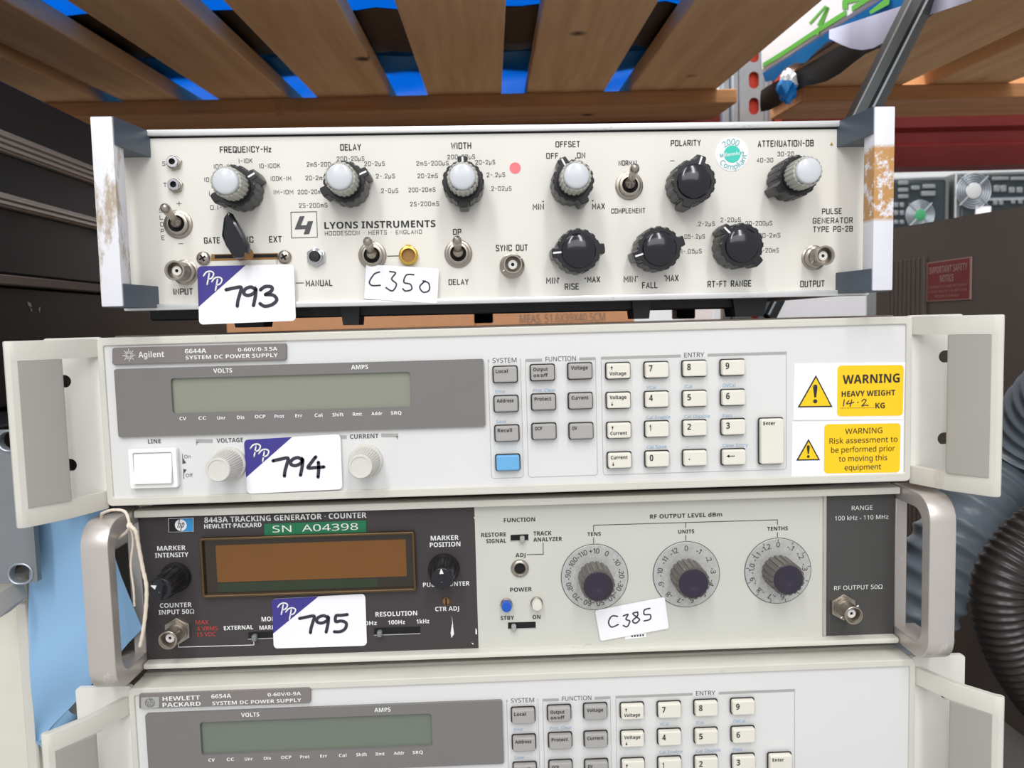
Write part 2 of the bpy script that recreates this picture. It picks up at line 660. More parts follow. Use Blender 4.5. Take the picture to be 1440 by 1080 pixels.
_G = {
    'A': (4, '0,0 2,6 4,0|.7,1.9 3.3,1.9'), 'B': (4, '0,0 0,6|~0,6 2,6 3.8,6 3.8,3.2 2,3.2 0,3.2|~0,3.2 2,3.2 4.1,3.2 4.1,0 2,0 0,0'),
    'C': (4, '~4,4.4 4,6 0,6 0,3 0,0 4,0 4,1.6'), 'D': (4, '0,0 0,6|0,6 1.6,6|0,0 1.6,0|~1.6,6 4,6 4,3 4,0 1.6,0'), 'E': (3.6, '3.6,6 0,6 0,0 3.6,0|0,3.1 3,3.1'),
    'F': (3.4, '3.4,6 0,6 0,0|0,3.1 2.9,3.1'), 'G': (4.1, '~4.1,4.5 4.1,6 0,6 0,3 0,0 4.1,0 4.1,2.7|4.1,2.7 2.4,2.7'), 'H': (4, '0,0 0,6|4,0 4,6|0,3 4,3'),
    'I': (0.3, '.15,0 .15,6'), 'J': (3, '~3,6 3,2 3,0 0,0 0,1.6'), 'K': (3.9, '0,0 0,6|3.8,6 0,2.4|1.3,3.6 3.9,0'), 'L': (3.3, '0,6 0,0 3.3,0'),
    'M': (4.8, '0,0 0,6 2.4,2 4.8,6 4.8,0'), 'N': (4.1, '0,0 0,6 4.1,0 4.1,6'), 'O': (4.3, '~2.1,6 0,6 0,3 0,0 2.15,0 4.3,0 4.3,3 4.3,6 2.1,6'),
    'P': (3.8, '0,0 0,6|~0,6 2,6 3.9,6 3.9,2.7 2,2.7 0,2.7'), 'Q': (4.3, '~2.1,6 0,6 0,3 0,0 2.15,0 4.3,0 4.3,3 4.3,6 2.1,6|2.6,1.8 4.4,-.5'),
    'R': (3.9, '0,0 0,6|~0,6 2,6 3.8,6 3.8,2.8 2,2.8 0,2.8|2,2.8 3.9,0'), 'S': (3.9, '~3.7,5.2 3.4,6 .2,6 .2,3.4 2,3 3.9,2.6 3.9,0 .2,0 0,.8'),
    'T': (3.8, '0,6 3.8,6|1.9,6 1.9,0'), 'U': (4, '~0,6 0,3 0,0 2,0 4,0 4,3 4,6'), 'V': (4, '0,6 2,0 4,6'), 'W': (5.4, '0,6 1.35,0 2.7,5 4.05,0 5.4,6'),
    'X': (4, '0,0 4,6|0,6 4,0'), 'Y': (4, '0,6 2,3 4,6|2,3 2,0'), 'Z': (3.8, '0,6 3.8,6 0,0 3.8,0'),
    '0': (3.9, '~1.95,6 0,6 0,3 0,0 1.95,0 3.9,0 3.9,3 3.9,6 1.95,6'), '1': (0.6, '.4,0 .4,6'), '2': (3.7, '~0,4.5 0,6 3.7,6 3.7,3.6 1.5,2 0,0|0,0 3.7,0'),
    '3': (3.7, '~0,4.8 0,6 3.6,6 3.6,3.2 1.6,3.2|~1.6,3.2 3.8,3.2 3.8,0 0,0 0,1.4'), '4': (3.9, '2.9,0 2.9,6 0,1.6 3.9,1.6'),
    '5': (3.7, '3.4,6 .4,6 .2,3.3|~.2,3.3 1,3.9 3.8,3.9 3.8,0 0,0 0,1.3'), '6': (3.8, '~3.4,5 3.2,6 0,6 0,0 3.8,0 3.8,3.5 0,3.5 0,2'),
    '7': (3.6, '0,6 3.6,6 1.2,0'), '8': (3.8, '~1.9,6 .2,6 .2,3.3 1.9,3.2 3.6,3.3 3.6,6 1.9,6|~1.9,3.2 0,3.2 0,0 1.9,0 3.8,0 3.8,3.2 1.9,3.2'),
    '9': (3.8, '~.4,1 .6,0 3.8,0 3.8,6 0,6 0,2.5 3.8,2.5 3.8,4'), '-': (2.6, '.3,3 2.4,3'), '.': (0.3, '0,0 .3,0'), '*': (.3, '0,3 .3,3'), '+': (3, '0,3 3,3|1.5,-.2 1.5,6.2'),
    'z': (2.6, '0,3.9 2.6,3.9 0,0 2.6,0'), 'm': (4.4, '0,0 0,4|~0,3 0,4 2.2,4 2.2,3|2.2,3 2.2,0|~2.2,3 2.2,4 4.4,4 4.4,3|4.4,3 4.4,0'),
    'u': (3, '0,4 0,-1.6|~0,4 0,0 3,0 3,4|3,4 3,0'), ' ': (2.6, ''),
}


def chaikin(p, it=3):
    for _ in range(it):
        q = [p[0]]
        for a, b in zip(p, p[1:]):
            q.append((a[0] * .75 + b[0] * .25, a[1] * .75 + b[1] * .25))
            q.append((a[0] * .25 + b[0] * .75, a[1] * .25 + b[1] * .75))
        q.append(p[-1])
        p = q
    return p


def glyph(ch):
    wd, s = _G[ch]
    out = []
    for pl in s.split('|'):
        if not pl:
            continue
        sm = pl[0] == '~'
        pts = [tuple(float(t) for t in q.split(',')) for q in pl.lstrip('~').split()]
        if sm:
            # rounded bowls by corner cutting
            d = [pts[0]]
            for a, b in zip(pts, pts[1:]):
                d += [(a[0] * .35 + b[0] * .65, a[1] * .35 + b[1] * .65)] if b != pts[-1] else []
                d += [b]
            pts = chaikin(d, 3)
        out.append(pts)
    return wd, out


def ribbon(mb, pts, wd, m, fn):
    """stroke of width wd along pts (local metres), rounded ends; fn(a,b) -> point"""
    hw = wd / 2
    pts = [Vector(p) for p in pts]
    q = [pts[0]]
    for p in pts[1:]:
        if (p - q[-1]).length > wd * .08:
            q.append(p)
    if len(q) == 1:
        q.append(q[0] + Vector((wd * .1, 0)))
    n = len(q)
    vs = []
    for i in range(n):
        d0 = (q[i] - q[i - 1]).normalized() if i else (q[1] - q[0]).normalized()
        d1 = (q[i + 1] - q[i]).normalized() if i < n - 1 else d0
        t = d0 + d1
        t = t.normalized() if t.length > .2 else d0
        nn = Vector((-t.y, t.x))
        k = hw / max(.55, abs(nn.dot(Vector((-d0.y, d0.x)))))
        vs += [fn(*(q[i] + nn * k)), fn(*(q[i] - nn * k))]
    mb.add(vs, [[2 * i, 2 * i + 1, 2 * i + 3, 2 * i + 2] for i in range(n - 1)], m)
    for e in (0, n - 1):
        mb.add([fn(q[e].x + hw * math.cos(2 * PI * k / 8), q[e].y + hw * math.sin(2 * PI * k / 8)) for k in range(8)], [list(range(8))], m)


def stroke_text(mb, s, x0, x1, y0, hh, wd, m, fn, gap=2.5):
    """engraved single-stroke capitals from x0 to x1 on base line y0, height hh"""
    gl = [glyph(c) for c in s]
    tot = sum(g[0] for g in gl) + gap * (len(s) - 1)
    k = (x1 - x0) / tot
    x = x0
    for g, pls in gl:
        for pl in pls:
            ribbon(mb, [(x + a * k, y0 + b * hh / 6) for a, b in pl], wd, m, fn)
        x += (g + gap) * k


def font_text(mb, s, x0, x1, y0, hh, m, fn, bold=0.0):
    v, f, a, b = font_mesh(s, bold)
    kx, ky = (x1 - x0) / (b - a), hh / CAPH
    mb.add([fn(x0 + (p[0] - a) * kx, y0 + p[1] * ky) for p in v], f, m)


def font_arc(mb, s, cx, cy_, r, hh, a_mid, m, h, inward=False, spread=1.0, bold=0.0):
    """letters around a circle, tops outward (or inward)"""
    ws = []
    for ch in s:
        if ch == ' ':
            ws.append(.3)
        else:
            v, f, a, b = font_mesh(ch, bold)
            ws.append(b - a + .12)
    k = hh / CAPH
    tot = sum(ws) * k * spread
    t = -tot / 2
    for ch, wd in zip(s, ws):
        mid = t + wd * k * spread / 2
        t += wd * k * spread
        if ch == ' ':
            continue
        v, f, a, b = font_mesh(ch, bold)
        ang = a_mid - mid / r if not inward else a_mid + mid / r
        rot = ang - PI / 2 if not inward else ang + PI / 2
        ox, oy = cx + r * math.cos(ang), cy_ + r * math.sin(ang)
        c, s_ = math.cos(rot), math.sin(rot)
        pts = []
        for p in v:
            u_, w_ = (p[0] - (a + b) / 2) * k, (p[1] - CAPH / 2) * k
            pts.append(pan(ox + u_ * c - w_ * s_, oy + u_ * s_ + w_ * c, h))
        mb.add(pts, f, m)


class Dev:
    """an instrument: an Empty at the foot of its front panel and the map from picture to panel"""

    def __init__(self, name, label, cat, loc, yaw, roll, group=None):
        self.o = thing(name, label, cat, loc, (0, -roll, yaw), group)
        self.M = Matrix.LocRotScale(Vector(loc), self.o.rotation_euler, Vector((1, 1, 1)))
        inv = self.M.inverted()
        self.c = inv @ CAM
        self.R = inv.to_3x3()

    def P(self, px, py, h=0.0):
        d = self.R @ ray(px, py)
        t = (-h - self.c.y) / d.y
        p = self.c + d * t
        return (p.x, p.z)

    def W(self, px, h=0.0, py=500):
        """metres per picture pixel on the panel near px"""
        return (Vector(self.P(px + 5, py, h)) - Vector(self.P(px - 5, py, h))).length / 10

    # lettering on the panel at picture position: x0..x1, centre line cy, cap height hp (pixels)
    def eng(self, mb, s, x0, x1, cy_, hp=7.6, wd=.00052, m=None, h=.00018):
        a, b = self.P(x0, cy_, h), self.P(x1, cy_, h)
        k = self.W((x0 + x1) / 2, h, cy_)
        v = (a[1] + b[1]) / 2 - hp * k / 2
        stroke_text(mb, s, a[0], b[0], v, hp * k, wd, m or M_INK, lambda p, q: pan(p, q, h))

    def txt(self, mb, s, x0, x1, cy_, hp, m=None, h=.00018, bold=0.02):
        a, b = self.P(x0, cy_, h), self.P(x1, cy_, h)
        k = self.W((x0 + x1) / 2, h, cy_)
        v = (a[1] + b[1]) / 2 - hp * k / 2
        font_text(mb, s, a[0], b[0], v, hp * k, m or M_INK, lambda p, q: pan(p, q, h), bold)

    def line(self, mb, pts, wd, m, h=.00016):
        ribbon(mb, [self.P(x, y, h) for x, y in pts], wd, m, lambda p, q: pan(p, q, h))

    def poly(self, mb, pts, m, h=.00014):
        mb.flat([self.P(x, y, h) for x, y in pts], h, m)


def quad_map(c):
    """(s,t) in the unit square -> panel point, corners c = tl, tr, br, bl"""
    tl, tr, br, bl = [Vector(p) for p in c]

    def g(s, t):
        p = (bl * (1 - s) + br * s) * (1 - t) + (tl * (1 - s) + tr * s) * t
        return (p.x, p.y)
    return g


def quad_rr(c, r, n=4):
    """rounded outline of a quad given in panel metres"""
    g = quad_map(c)
    wv = (Vector(c[1]) - Vector(c[0])).length
    hv = (Vector(c[0]) - Vector(c[3])).length
    return [g(a / wv, b / hv) for a, b in rrect(0, wv, 0, hv, r, n)]


# ------------------------------------------------------------------ small fittings (axis = out of the panel)
def fluted(r, n, depth, tabs=(), tabw=.19, tabr=.0022, seg=144):
    out = []
    for i in range(seg):
        t = 2 * PI * i / seg
        c = math.cos(n * t)
        rr = r * (1 - depth * (1 if c < -.45 else 0 if c > -.1 else (-.1 - c) / .35))
        for a in tabs:
            d = abs((t - a + PI) % (2 * PI) - PI)
            if d < tabw:
                rr = r + tabr
            elif d < tabw + .05:
                rr = max(rr, r + tabr * (1 - (d - tabw) / .05))
        out.append((rr * math.cos(t), rr * math.sin(t)))
    return out


def skirt(mb, u, v, r, h, ang, m):
    tabs = (ang, ang + PI) if ang is not None else ()
    ol = fluted(r, 16, .045, [a % (2 * PI) for a in tabs])
    bot = [(u + a * 1.02, v + b * 1.02) for a, b in ol]
    mb.prism(bot, 0.0006, h, m, bev=.0006)
    if ang is not None:   # white pointer line on the front of one tab
        d = Vector((math.cos(ang), math.sin(ang)))
        nn = Vector((-d.y, d.x)) * .00045
        p0, p1 = Vector((u, v)) + d * r * .74, Vector((u, v)) + d * (r + .0018)
        mb.prism([tuple(p0 + nn), tuple(p1 + nn), tuple(p1 - nn), tuple(p0 - nn)], h - .0008, h + .00025, M_WHITEINK)
        mb.prism([tuple(p1 + nn), tuple(p1 + d * .0006 + nn), tuple(p1 + d * .0006 - nn), tuple(p1 - nn)], .004, h - .0004, M_WHITEINK)


def dual_knob(dev, px, py, ang, label):
    u, v = dev.P(px, py)
    a = MB()
    skirt(a, u, v, .0104, .0165, math.radians(ang), M_BLKFL)
    a.lathe([(.0085, .0165), (.0083, .0172), (.0078, .0172)], pan(u, v, 0), (0, -1, 0), M_BLACK, 40)
    k = a.build('knob', dev.o, label)
    b = MB()
    ol = fluted(.0074, 20, .05)
    b.prism([(u + p * 1.03, v + q * 1.03) for p, q in ol], .0165, .0285, M_GREYFL, bev=.0007)
    b.build('inner_knob', k, 'pale grey fluted inner knob', smooth=35)
    c = MB()
    prof = [(.0062, .0284), (.0062, .0297)] + [(.0062 * math.cos(t * PI / 14), .0297 + .0014 * math.sin(t * PI / 14)) for t in range(1, 7)] + [(0, .0311)]
    c.lathe(prof, pan(u, v, 0), (0, -1, 0), M_GREYCAP, 36)
    c.build('cap', k, 'pale grey domed cap', smooth=60)


def single_knob(dev, px, py, ang, label):
    u, v = dev.P(px, py)
    a = MB()
    skirt(a, u, v, .0112, .0155, math.radians(ang), M_BLKFL)
    k = a.build('knob', dev.o, label)
    c = MB()
    R = .0088
    prof = [(R, .0154), (R, .0162)] + [(R * math.cos(t * PI / 18), .0162 + .0026 * math.sin(t * PI / 18)) for t in range(1, 9)] + [(0, .0188)]
    c.lathe(prof, pan(u, v, 0), (0, -1, 0), M_CAPBLK, 40)
    c.build('cap', k, 'glossy black domed cap', smooth=60)


def toggle(dev, px, py, label, up=.0062, out=.0155):
    u, v = dev.P(px, py)
    a = MB()
    a.lathe([(.0073, 0), (.0073, .0007), (.0069, .001), (.0055, .001)], pan(u, v, 0), (0, -1, 0), M_NICKEL, 36)
    a.lathe([(.0058, .0009), (.0058, .0028), (.0053, .0032), (.0042, .0032), (.0040, .0012)], pan(u, v, 0), (0, -1, 0), M_NICKEL, 36)
    a.lathe([(.0041, .0010), (.0041, .0014)], pan(u, v, 0), (0, -1, 0), M_HOLE, 24)
    k = a.build('toggle_switch', dev.o, label)
    b = MB()
    d = Vector((0, -out, up))
    L = d.length
    d.normalize()
    base = pan(u, v, .0012)
    prof = [(.0, 0), (.0026, .0004), (.0030, .0016), (.0026, .0032), (.0017, .0042), (.0018, .006), (.0023, L - .003), (.0025, L - .0012), (.0021, L + .0006), (.0012, L + .0014), (0, L + .0017)]
    b.lathe(prof, base, d, M_NICKEL, 24)
    b.build('lever', k, smooth=60)


def bnc(dev, px, py, h, label, hexr=None, r=.0050):
    u, v = dev.P(px, py)
    a = MB()
    if hexr:
        a.prism([(u + hexr * math.cos(math.radians(30 + 60 * i)), v + hexr * math.sin(math.radians(30 + 60 * i))) for i in range(6)], 0, .0026, M_NICKEL, bev=.0004)
        a.lathe([(r + .0009, .0026), (r + .0009, .0045), (r * .93, .0045), (r * .93, .006)], pan(u, v, 0), (0, -1, 0), M_NICKEL, 36)
    else:
        a.lathe([(.0066, 0), (.0066, .0008), (.0058, .0012), (.0058, .0042), (r * .96, .0048), (r * .96, .006)], pan(u, v, 0), (0, -1, 0), M_NICKEL, 36)
    a.lathe([(r * .96, .0055), (r * .96, h - .0015), (r, h - .0012), (r, h - .0003), (r - .0003, h), (r - .0008, h), (r - .0010, h - .0005), (r - .0010, h - .007), (.0024, h - .007)], pan(u, v, 0), (0, -1, 0), M_NICKEL, 36)
    for s in (0, PI):     # bayonet lugs
        p = pan(u + math.cos(s + .6) * r * .9, v + math.sin(s + .6) * r * .9, h - .0055)
        q = pan(u + math.cos(s + .6) * (r + .001), v + math.sin(s + .6) * (r + .001), h - .0055)
        a.tube([p, q], .0008, M_NICKEL, 10)
    k = a.build('coaxial_socket', dev.o, label)
    b = MB()
    b.lathe([(.0024, h - .0072), (.0024, h - .0032), (.0021, h - .0030), (.0009, h - .0030), (.0009, h - .006)], pan(u, v, 0), (0, -1, 0), M_PTFE, 24)
    b.lathe([(.0009, h - .0060), (.0009, h - .0040)], pan(u, v, 0), (0, -1, 0), M_HOLE, 12)
    b.build('centre_insulator', k, 'white insulator with a centre hole')


def screw(dev, px, py, r, label=None, m=None):
    u, v = dev.P(px, py)
    a = MB()
    m = m or M_NICKEL
    prof = [(r, 0), (r, .0006)] + [(r * math.cos(t * PI / 12), .0006 + r * .45 * math.sin(t * PI / 12)) for t in range(1, 6)] + [(0, .0006 + r * .46)]
    a.lathe(prof, pan(u, v, 0), (0, -1, 0), m, 28)
    hh = .0006 + r * .46
    for an in (.5, .5 + PI / 2):
        d = Vector((math.cos(an), math.sin(an)))
        nn = Vector((-d.y, d.x)) * r * .13
        c = Vector((u, v))
        a.prism([tuple(c + d * r * .5 + nn), tuple(c - d * r * .5 + nn), tuple(c - d * r * .5 - nn), tuple(c + d * r * .5 - nn)], hh - .0005, hh + .0001, M_HOLE)
    return a.build('screw', dev.o, label, smooth=60)


def lot_label(dev, corners, h, number, label, thick=.0004):
    """white rounded sticker with an indigo corner, two script letters and a hand-written number"""
    c = [dev.P(x, y, h) for x, y in corners]
    g = quad_map(c)
    wv = (Vector(c[1]) - Vector(c[0])).length
    hv = (Vector(c[0]) - Vector(c[3])).length
    mb = MB()
    r = .0021
    mb.prism(quad_rr(c, r), h - thick, h, M_PAPER)
    e = h + .00010
    tri = [(0, 1 - .695), (.0, 1 - r / hv)] + [((r - r * math.cos(t)) / wv, 1 - (r - r * math.sin(t)) / hv) for t in (PI / 8, PI / 4, 3 * PI / 8)] + [(r / wv, 1), (.50, 1)]
    mb.flat([g(*p) for p in tri], e, M_INDIGO)
    e2 = e + .00008

    def hand(strokes, wd, m):
        for st in strokes:
            pts = smooth_path(st)
            ribbon(mb, [g(*p) for p in pts], wd, m, lambda p, q: pan(p, q, e2))
    for ox, oy in ((.062, .685), (.146, .580)):     # the two script letters
        hand([[(ox + .035, oy), (ox + .048, oy + .10), (ox + .06, oy + .19)],
              [(ox, oy + .15), (ox + .03, oy + .21), (ox + .075, oy + .225), (ox + .105, oy + .185), (ox + .085, oy + .11), (ox + .045, oy + .09)]], .00075, M_WHITEINK)
    x = .29
    for ch in number:
        st = {'7': [[(0, .31), (.08, .335), (.155, .345), (.145, .25), (.12, .12), (.11, .02)]],
              '9': [[(.125, .30), (.08, .345), (.02, .31), (.005, .235), (.05, .20), (.11, .24), (.13, .31), (.125, .2), (.10, .02)]],
              '3': [[(.0, .29), (.05, .345), (.115, .335), (.115, .27), (.05, .205)], [(.05, .205), (.13, .19), (.165, .11), (.12, .03), (.04, .0), (-.01, .05)]],
              '4': [[(.09, .34), (.05, .26), (.005, .15), (.08, .145), (.17, .15)], [(.115, .24), (.115, .12), (.105, -.03)]],
              '5': [[(.155, .345), (.09, .335), (.035, .33), (.03, .22), (.09, .225), (.14, .18), (.13, .08), (.08, .02), (.01, .02)]]}[ch]
        hand([[(x + a, .275 + b * 1.0) for a, b in s_] for s_ in st], .00175, M_MARKER)
        x += .178
    return mb.build('lot_label', dev.o, label)


def smooth_path(p, n=6):
    """Catmull-Rom through the points"""
    if len(p) < 3:
        return p
    q = [p[0]] + list(p) + [p[-1]]
    out = []
    for i in range(1, len(q) - 2):
        p0, p1, p2, p3 = [Vector(x) for x in q[i - 1:i + 3]]
        for k in range(n):
            t = k / n
            out.append(tuple(.5 * ((2 * p1) + (p2 - p0) * t + (2 * p0 - 5 * p1 + 4 * p2 - p3) * t * t + (3 * p1 - p0 - 3 * p2 + p3) * t ** 3)))
    out.append(tuple(p[-1]))
    return out


def hand_note(dev, corners, h, strokes, label, thick=.0003):
    c = [dev.P(x, y, h) for x, y in corners]
    g = quad_map(c)
    mb = MB()
    mb.prism(quad_rr(c, .0012), h - thick, h, M_PAPER)
    for st in strokes:
        ribbon(mb, [g(*p) for p in smooth_path(st)], .00078, M_MARKER, lambda p, q: pan(p, q, h + .0001))
    return mb.build('note_sticker', dev.o, label)


# ================================================================== setting
structure('floor', MB().box(-1.6, 1.6, -.06, 3.0, -.32, -.289, M_DECK))
structure('wall_back', MB().box(-4, 4, 3.0, 3.05, -.289, 3.2, M_WALL))


# ================================================================== the pulse generator on top
def base_of(x, y, z, yaw, roll, H):
    m = Matrix.LocRotScale(Vector((x, y, z)), Matrix.Rotation(yaw, 3, 'Z').to_quaternion() @ Matrix.Rotation(-roll, 3, 'Y').to_quaternion(), Vector((1, 1, 1)))
    return m @ Vector((0, 0, -H / 2))


def pulse_generator():
    H, W2 = .0919, .1945
    D = Dev('pulse_generator', 'ivory bench pulse generator with black and pale grey knobs, standing on top of the stack', 'test instrument',
            base_of(-.0028, .008, .1026, .0117, -.0049, H), .0117, -.0049)
    o = D.o
    # body
    mb = MB()
    mb.box(-W2 - .003, W2 + .003, .0022, .34, .0008, H - .0008, M_CASE, .001)
    mb.build('case', o)
    for z0, z1 in ((H - .0032, H), (0, .0032)):
        MB().box(-W2 - .002, W2 + .002, -.0022, .006, z0, z1, M_SILVER, .0007, 2).build('trim_strip', o, 'silver metal trim strip')
    # side handles: bar with two slate brackets
    for sx in (-1, 1):
        x0, x1 = sorted((sx * .1842, sx * .1945))
        hm = M_BARL if sx < 0 else M_BARR
        b = MB().box(x0, x1, -.0300, -.0190, .0015, H - .0005, hm, .0008, 2)
        hb = b.build('handle', o, 'white handle bar with brown stains' if sx < 0 else 'white handle bar with brown tape marks')
        for z0, z1 in ((H - .0135, H - .0002), (.0012, .0125)):
            pl = [(sx * .1946, -.0292), (sx * .1838, -.0292), (sx * .1790, 0.0), (sx * .1946, 0.0)]
            q = MB()
            pts = pl if sx < 0 else pl[::-1]
            q.prism([(a, b_) for a, b_ in pts], z0, z1, M_SLATE, bev=.0005, map=lambda a, b_, h: Vector((a, b_, h)))
            q.build('handle_bracket', hb, 'slate grey handle bracket')
    # underside: added black bar in place of the shaded case bottom, then feet
    q = MB().box(-.19, .145, .014, .026, -.0052, .0010, M_FOOT, .0008)
    q.build('shade_bar', o, 'black rail under the front edge')
    for px, w_ in ((341, .0185), (488, .0105), (908, .0105), (1064, .0195)):
        u = D.P(px, 445)[0]
        zb = -.0098
        f = MB()
        hw = w_ / 2
        for y0, y1 in ((.010, .030),):
            vs = [(u - hw, y0, .001), (u + hw, y0, .001), (u + hw, y1, .001), (u - hw, y1, .001),
                  (u - hw * .8, y0 + .001, zb), (u + hw * .8, y0 + .001, zb), (u + hw * .8, y1 - .001, zb), (u - hw * .8, y1 - .001, zb)]
            f.add(vs, [(0, 1, 2, 3), (4, 5, 6, 7), (0, 1, 5, 4), (1, 2, 6, 5), (2, 3, 7, 6), (3, 0, 4, 7)], M_FOOT)
        f.build('foot', o, 'black rubber foot')
    for px in (680, 965):
        u = D.P(px, 446, -.29)[0]
        MB().box(u - .0085, u + .0085, .29, .31, -.0098, .001, M_FOOT, .001).build('foot', o, 'black rubber foot')
    # printed front panel
    t = MB().box(-W2 + .0005, W2 - .0005, 0, .0022, .003, H - .003, M_IVORY, .0003)
    t.box(-W2, W2, -.0004, .001, H - .0040, H - .0031, M_HOLE)
    big, sm = .00050, .00028
    E = lambda s, x0, x1, y, h=7.6, w_=big, m=None: D.eng(t, s, x0, x1, y, h, w_, m)
    s_ = lambda s, x0, x1, y: D.eng(t, s, x0, x1, y, 5.4, sm, M_INKSOFT)
    E('FREQUENCY-Hz', 309.6, 380.7, 210); E('DELAY', 479, 507, 207); E('WIDTH', 634.7, 662, 204.8)
    E('OFFSET', 781.8, 815, 202.7, 7, .00046); E('POLARITY', 943.9, 985, 201, 7, .00046); E('ATTENUATION-DB', 1066.3, 1143.6, 201.6)
    s_('1-10K', 335.7, 354.7, 226); s_('100-1K', 300.7, 325, 234); s_('10-100K', 364.4, 393.5, 233); s_('100K-1M', 380.7, 409, 251)
    s_('1M-10M', 385, 412, 270); s_('10-100', 287.4, 312, 252.5); s_('1-10', 294, 310, 272); s_('0.1-1', 296, 315, 291.6)
    s_('S', 228.4, 232, 230); s_('T', 230, 234, 260)
    s_('+', 248.5, 255, 286.5); s_('-', 250, 258, 342.6)
    for ch, y in zip('SLOPE', (295.8, 305.6, 315.3, 324.8, 334.3)):
        x = 224 + (y - 296) * .08
        s_(ch, x, x + 4, y)
    E('INPUT', 244.4, 270.5, 410); E('GATE', 287.4, 308.7, 338); E('SYNC', 329, 355.8, 337); E('EXT', 379, 395.6, 336.4); E('MANUAL', 430.5, 466.7, 398)
    s_('200-20uS', 474, 512, 223); s_('2mS-200uS', 431.7, 474, 231); s_('20-2uS', 512.6, 540.7, 230); s_('2-.2uS', 529, 555, 247.5)
    s_('.2-0uS', 534, 559.7, 268); s_('20-2mS', 430, 458, 250); s_('200-20mS', 419, 456, 269.7); s_('2S-200mS', 420.7, 460, 288.7)
    s_('200-20uS', 629.6, 667.6, 220.5); s_('2mS-200uS', 585.8, 630.5, 229.4); s_('20-2uS', 668.7, 696, 228); s_('20-2mS', 587.6, 615.4, 247)
    s_('200-20mS', 574.8, 612, 266.7); s_('2S-200mS', 577, 617, 286.6); s_('2-.2uS', 684.7, 710, 245.7); s_('.2-02uS', 689, 719, 265)
    E('DP', 637.6, 648, 326, 7); E('DELAY', 631.4, 658.4, 396.5, 7, .00046); E('SYNC OUT', 697.8, 741.6, 348.5)
    E('OFF', 768.7, 784.4, 219, 6.8, .00044); E('ON', 812, 822.4, 218.4, 6.8, .00044)
    E('MIN', 749.8, 764.3, 290.7, 7, .00046); E('MAX', 833.3, 850, 290, 7, .00046)
    E('NORMAL', 870.4, 897, 229, 6, .00038); E('COMPLEMENT', 860, 907, 296.4, 6, .00038); s_('-', 942, 949, 226)
    E('RISE', 794.8, 813.5, 403); E('MIN', 768.7, 784.4, 394.5, 7.4); E('MAX', 826.5, 843.4, 393, 7)
    E('FALL', 903.6, 924, 401); E('MIN', 877.8, 893.5, 392.4, 7.4); E('MAX', 937, 953.6, 391)
    E('RT-FT RANGE', 995.7, 1055.9, 399)
    s_('.05-.2uS', 960.8, 991, 332.5); s_('.01-.05uS', 951, 986.5, 353.3); s_('.2-2uS', 980, 1005, 314.7); s_('2-20uS', 1013.8, 1041.6, 309)
    s_('20-200uS', 1048.7, 1085.5, 314); s_('200-2mS', 1062, 1097, 331); s_('2-20mS', 1068, 1095, 352)
    s_('30-20', 1093.8, 1116, 216.3); s_('40-30', 1064.5, 1087, 225)
    E('PULSE', 1156.7, 1183.3, 297, 6.8, .00042); E('GENERATOR', 1143.6, 1198.6, 310, 6.8, .00042); E('TYPE PG-2B', 1144, 1198.6, 322, 6.8, .00042)
    E('OUTPUT', 1125.9, 1158.9, 399)
    for x, y in ((788, 222.6), (809.6, 222.6), (763.7, 283.3), (833.6, 282), (785.3, 391.5), (823, 391.5), (896, 389), (935, 388)):
        t.flat([(D.P(x, y)[0] + a, D.P(x, y)[1] + b) for a, b in circ(0, 0, .0004, 10)], .0002, M_INK)
    D.line(t, [(416, 398), (426.7, 397.8)], .0004, M_INK)
    D.line(t, [(389.5, 360), (389.5, 392), (402, 392)], .0003, M_INKSOFT)
    D.line(t, [(545, 360.2), (561, 359.8)], .0004, M_INK)
    D.txt(t, 'LYONS INSTRUMENTS', 456, 612.4, 315.7, 9.6, bold=.03)
    D.eng(t, 'HODDESDON * HERTS * ENGLAND', 457, 593, 327, 5.2, .00026, M_INKSOFT)
    fr = [(409, 298.4), (445, 297.6), (446.3, 333.4), (410, 334.6)]
    D.line(t, fr + [fr[0]], .00035, M_INKSOFT)
    f = lambda x, y: (120 + x / 3.375, 150 + y / 3.375)
    D.poly(t, [f(1017, 521), f(1041, 519), f(1023, 563), f(1051, 562), f(1044, 581), f(993, 583)], M_INKSOFT)
    D.poly(t, [f(1056, 544), f(1081, 543), f(1062, 605), f(1036, 606)], M_INKSOFT)
    t.build('front_panel', o, smooth=0)
    # knobs
    dual_knob(D, 343, 269.4, 30, 'dual knob under FREQUENCY')
    dual_knob(D, 492, 263.6, 24, 'dual knob under DELAY')
    dual_knob(D, 652.4, 263.4, 90, 'dual knob under WIDTH')
    dual_knob(D, 801.5, 262, 118, 'dual knob under OFFSET')
    dual_knob(D, 1105, 255.5, 33, 'dual knob under ATTENUATION')
    single_knob(D, 965, 262.6, 72, 'black domed knob under POLARITY')
    single_knob(D, 808.6, 356.4, 184, 'black domed knob above RISE')
    single_knob(D, 918, 353.4, 197, 'black domed knob above FALL')
    single_knob(D, 1030, 348.8, 135, 'black domed knob above RT-FT RANGE')
    toggle(D, 251, 315.5, 'nickel toggle switch marked SLOPE', .0062)
    toggle(D, 524, 359.4, 'nickel toggle switch beside the gold socket', .0057)
    toggle(D, 644.6, 357, 'nickel toggle switch between DP and DELAY', .0055)
    toggle(D, 884.6, 261.4, 'nickel toggle switch between NORMAL and COMPLEMENT', .0062)
    bnc(D, 261, 383, .0150, 'nickel coaxial socket marked INPUT')
    bnc(D, 720, 374, .0130, 'nickel coaxial socket marked SYNC OUT')
    bnc(D, 1144, 362.5, .0150, 'nickel coaxial socket marked OUTPUT')
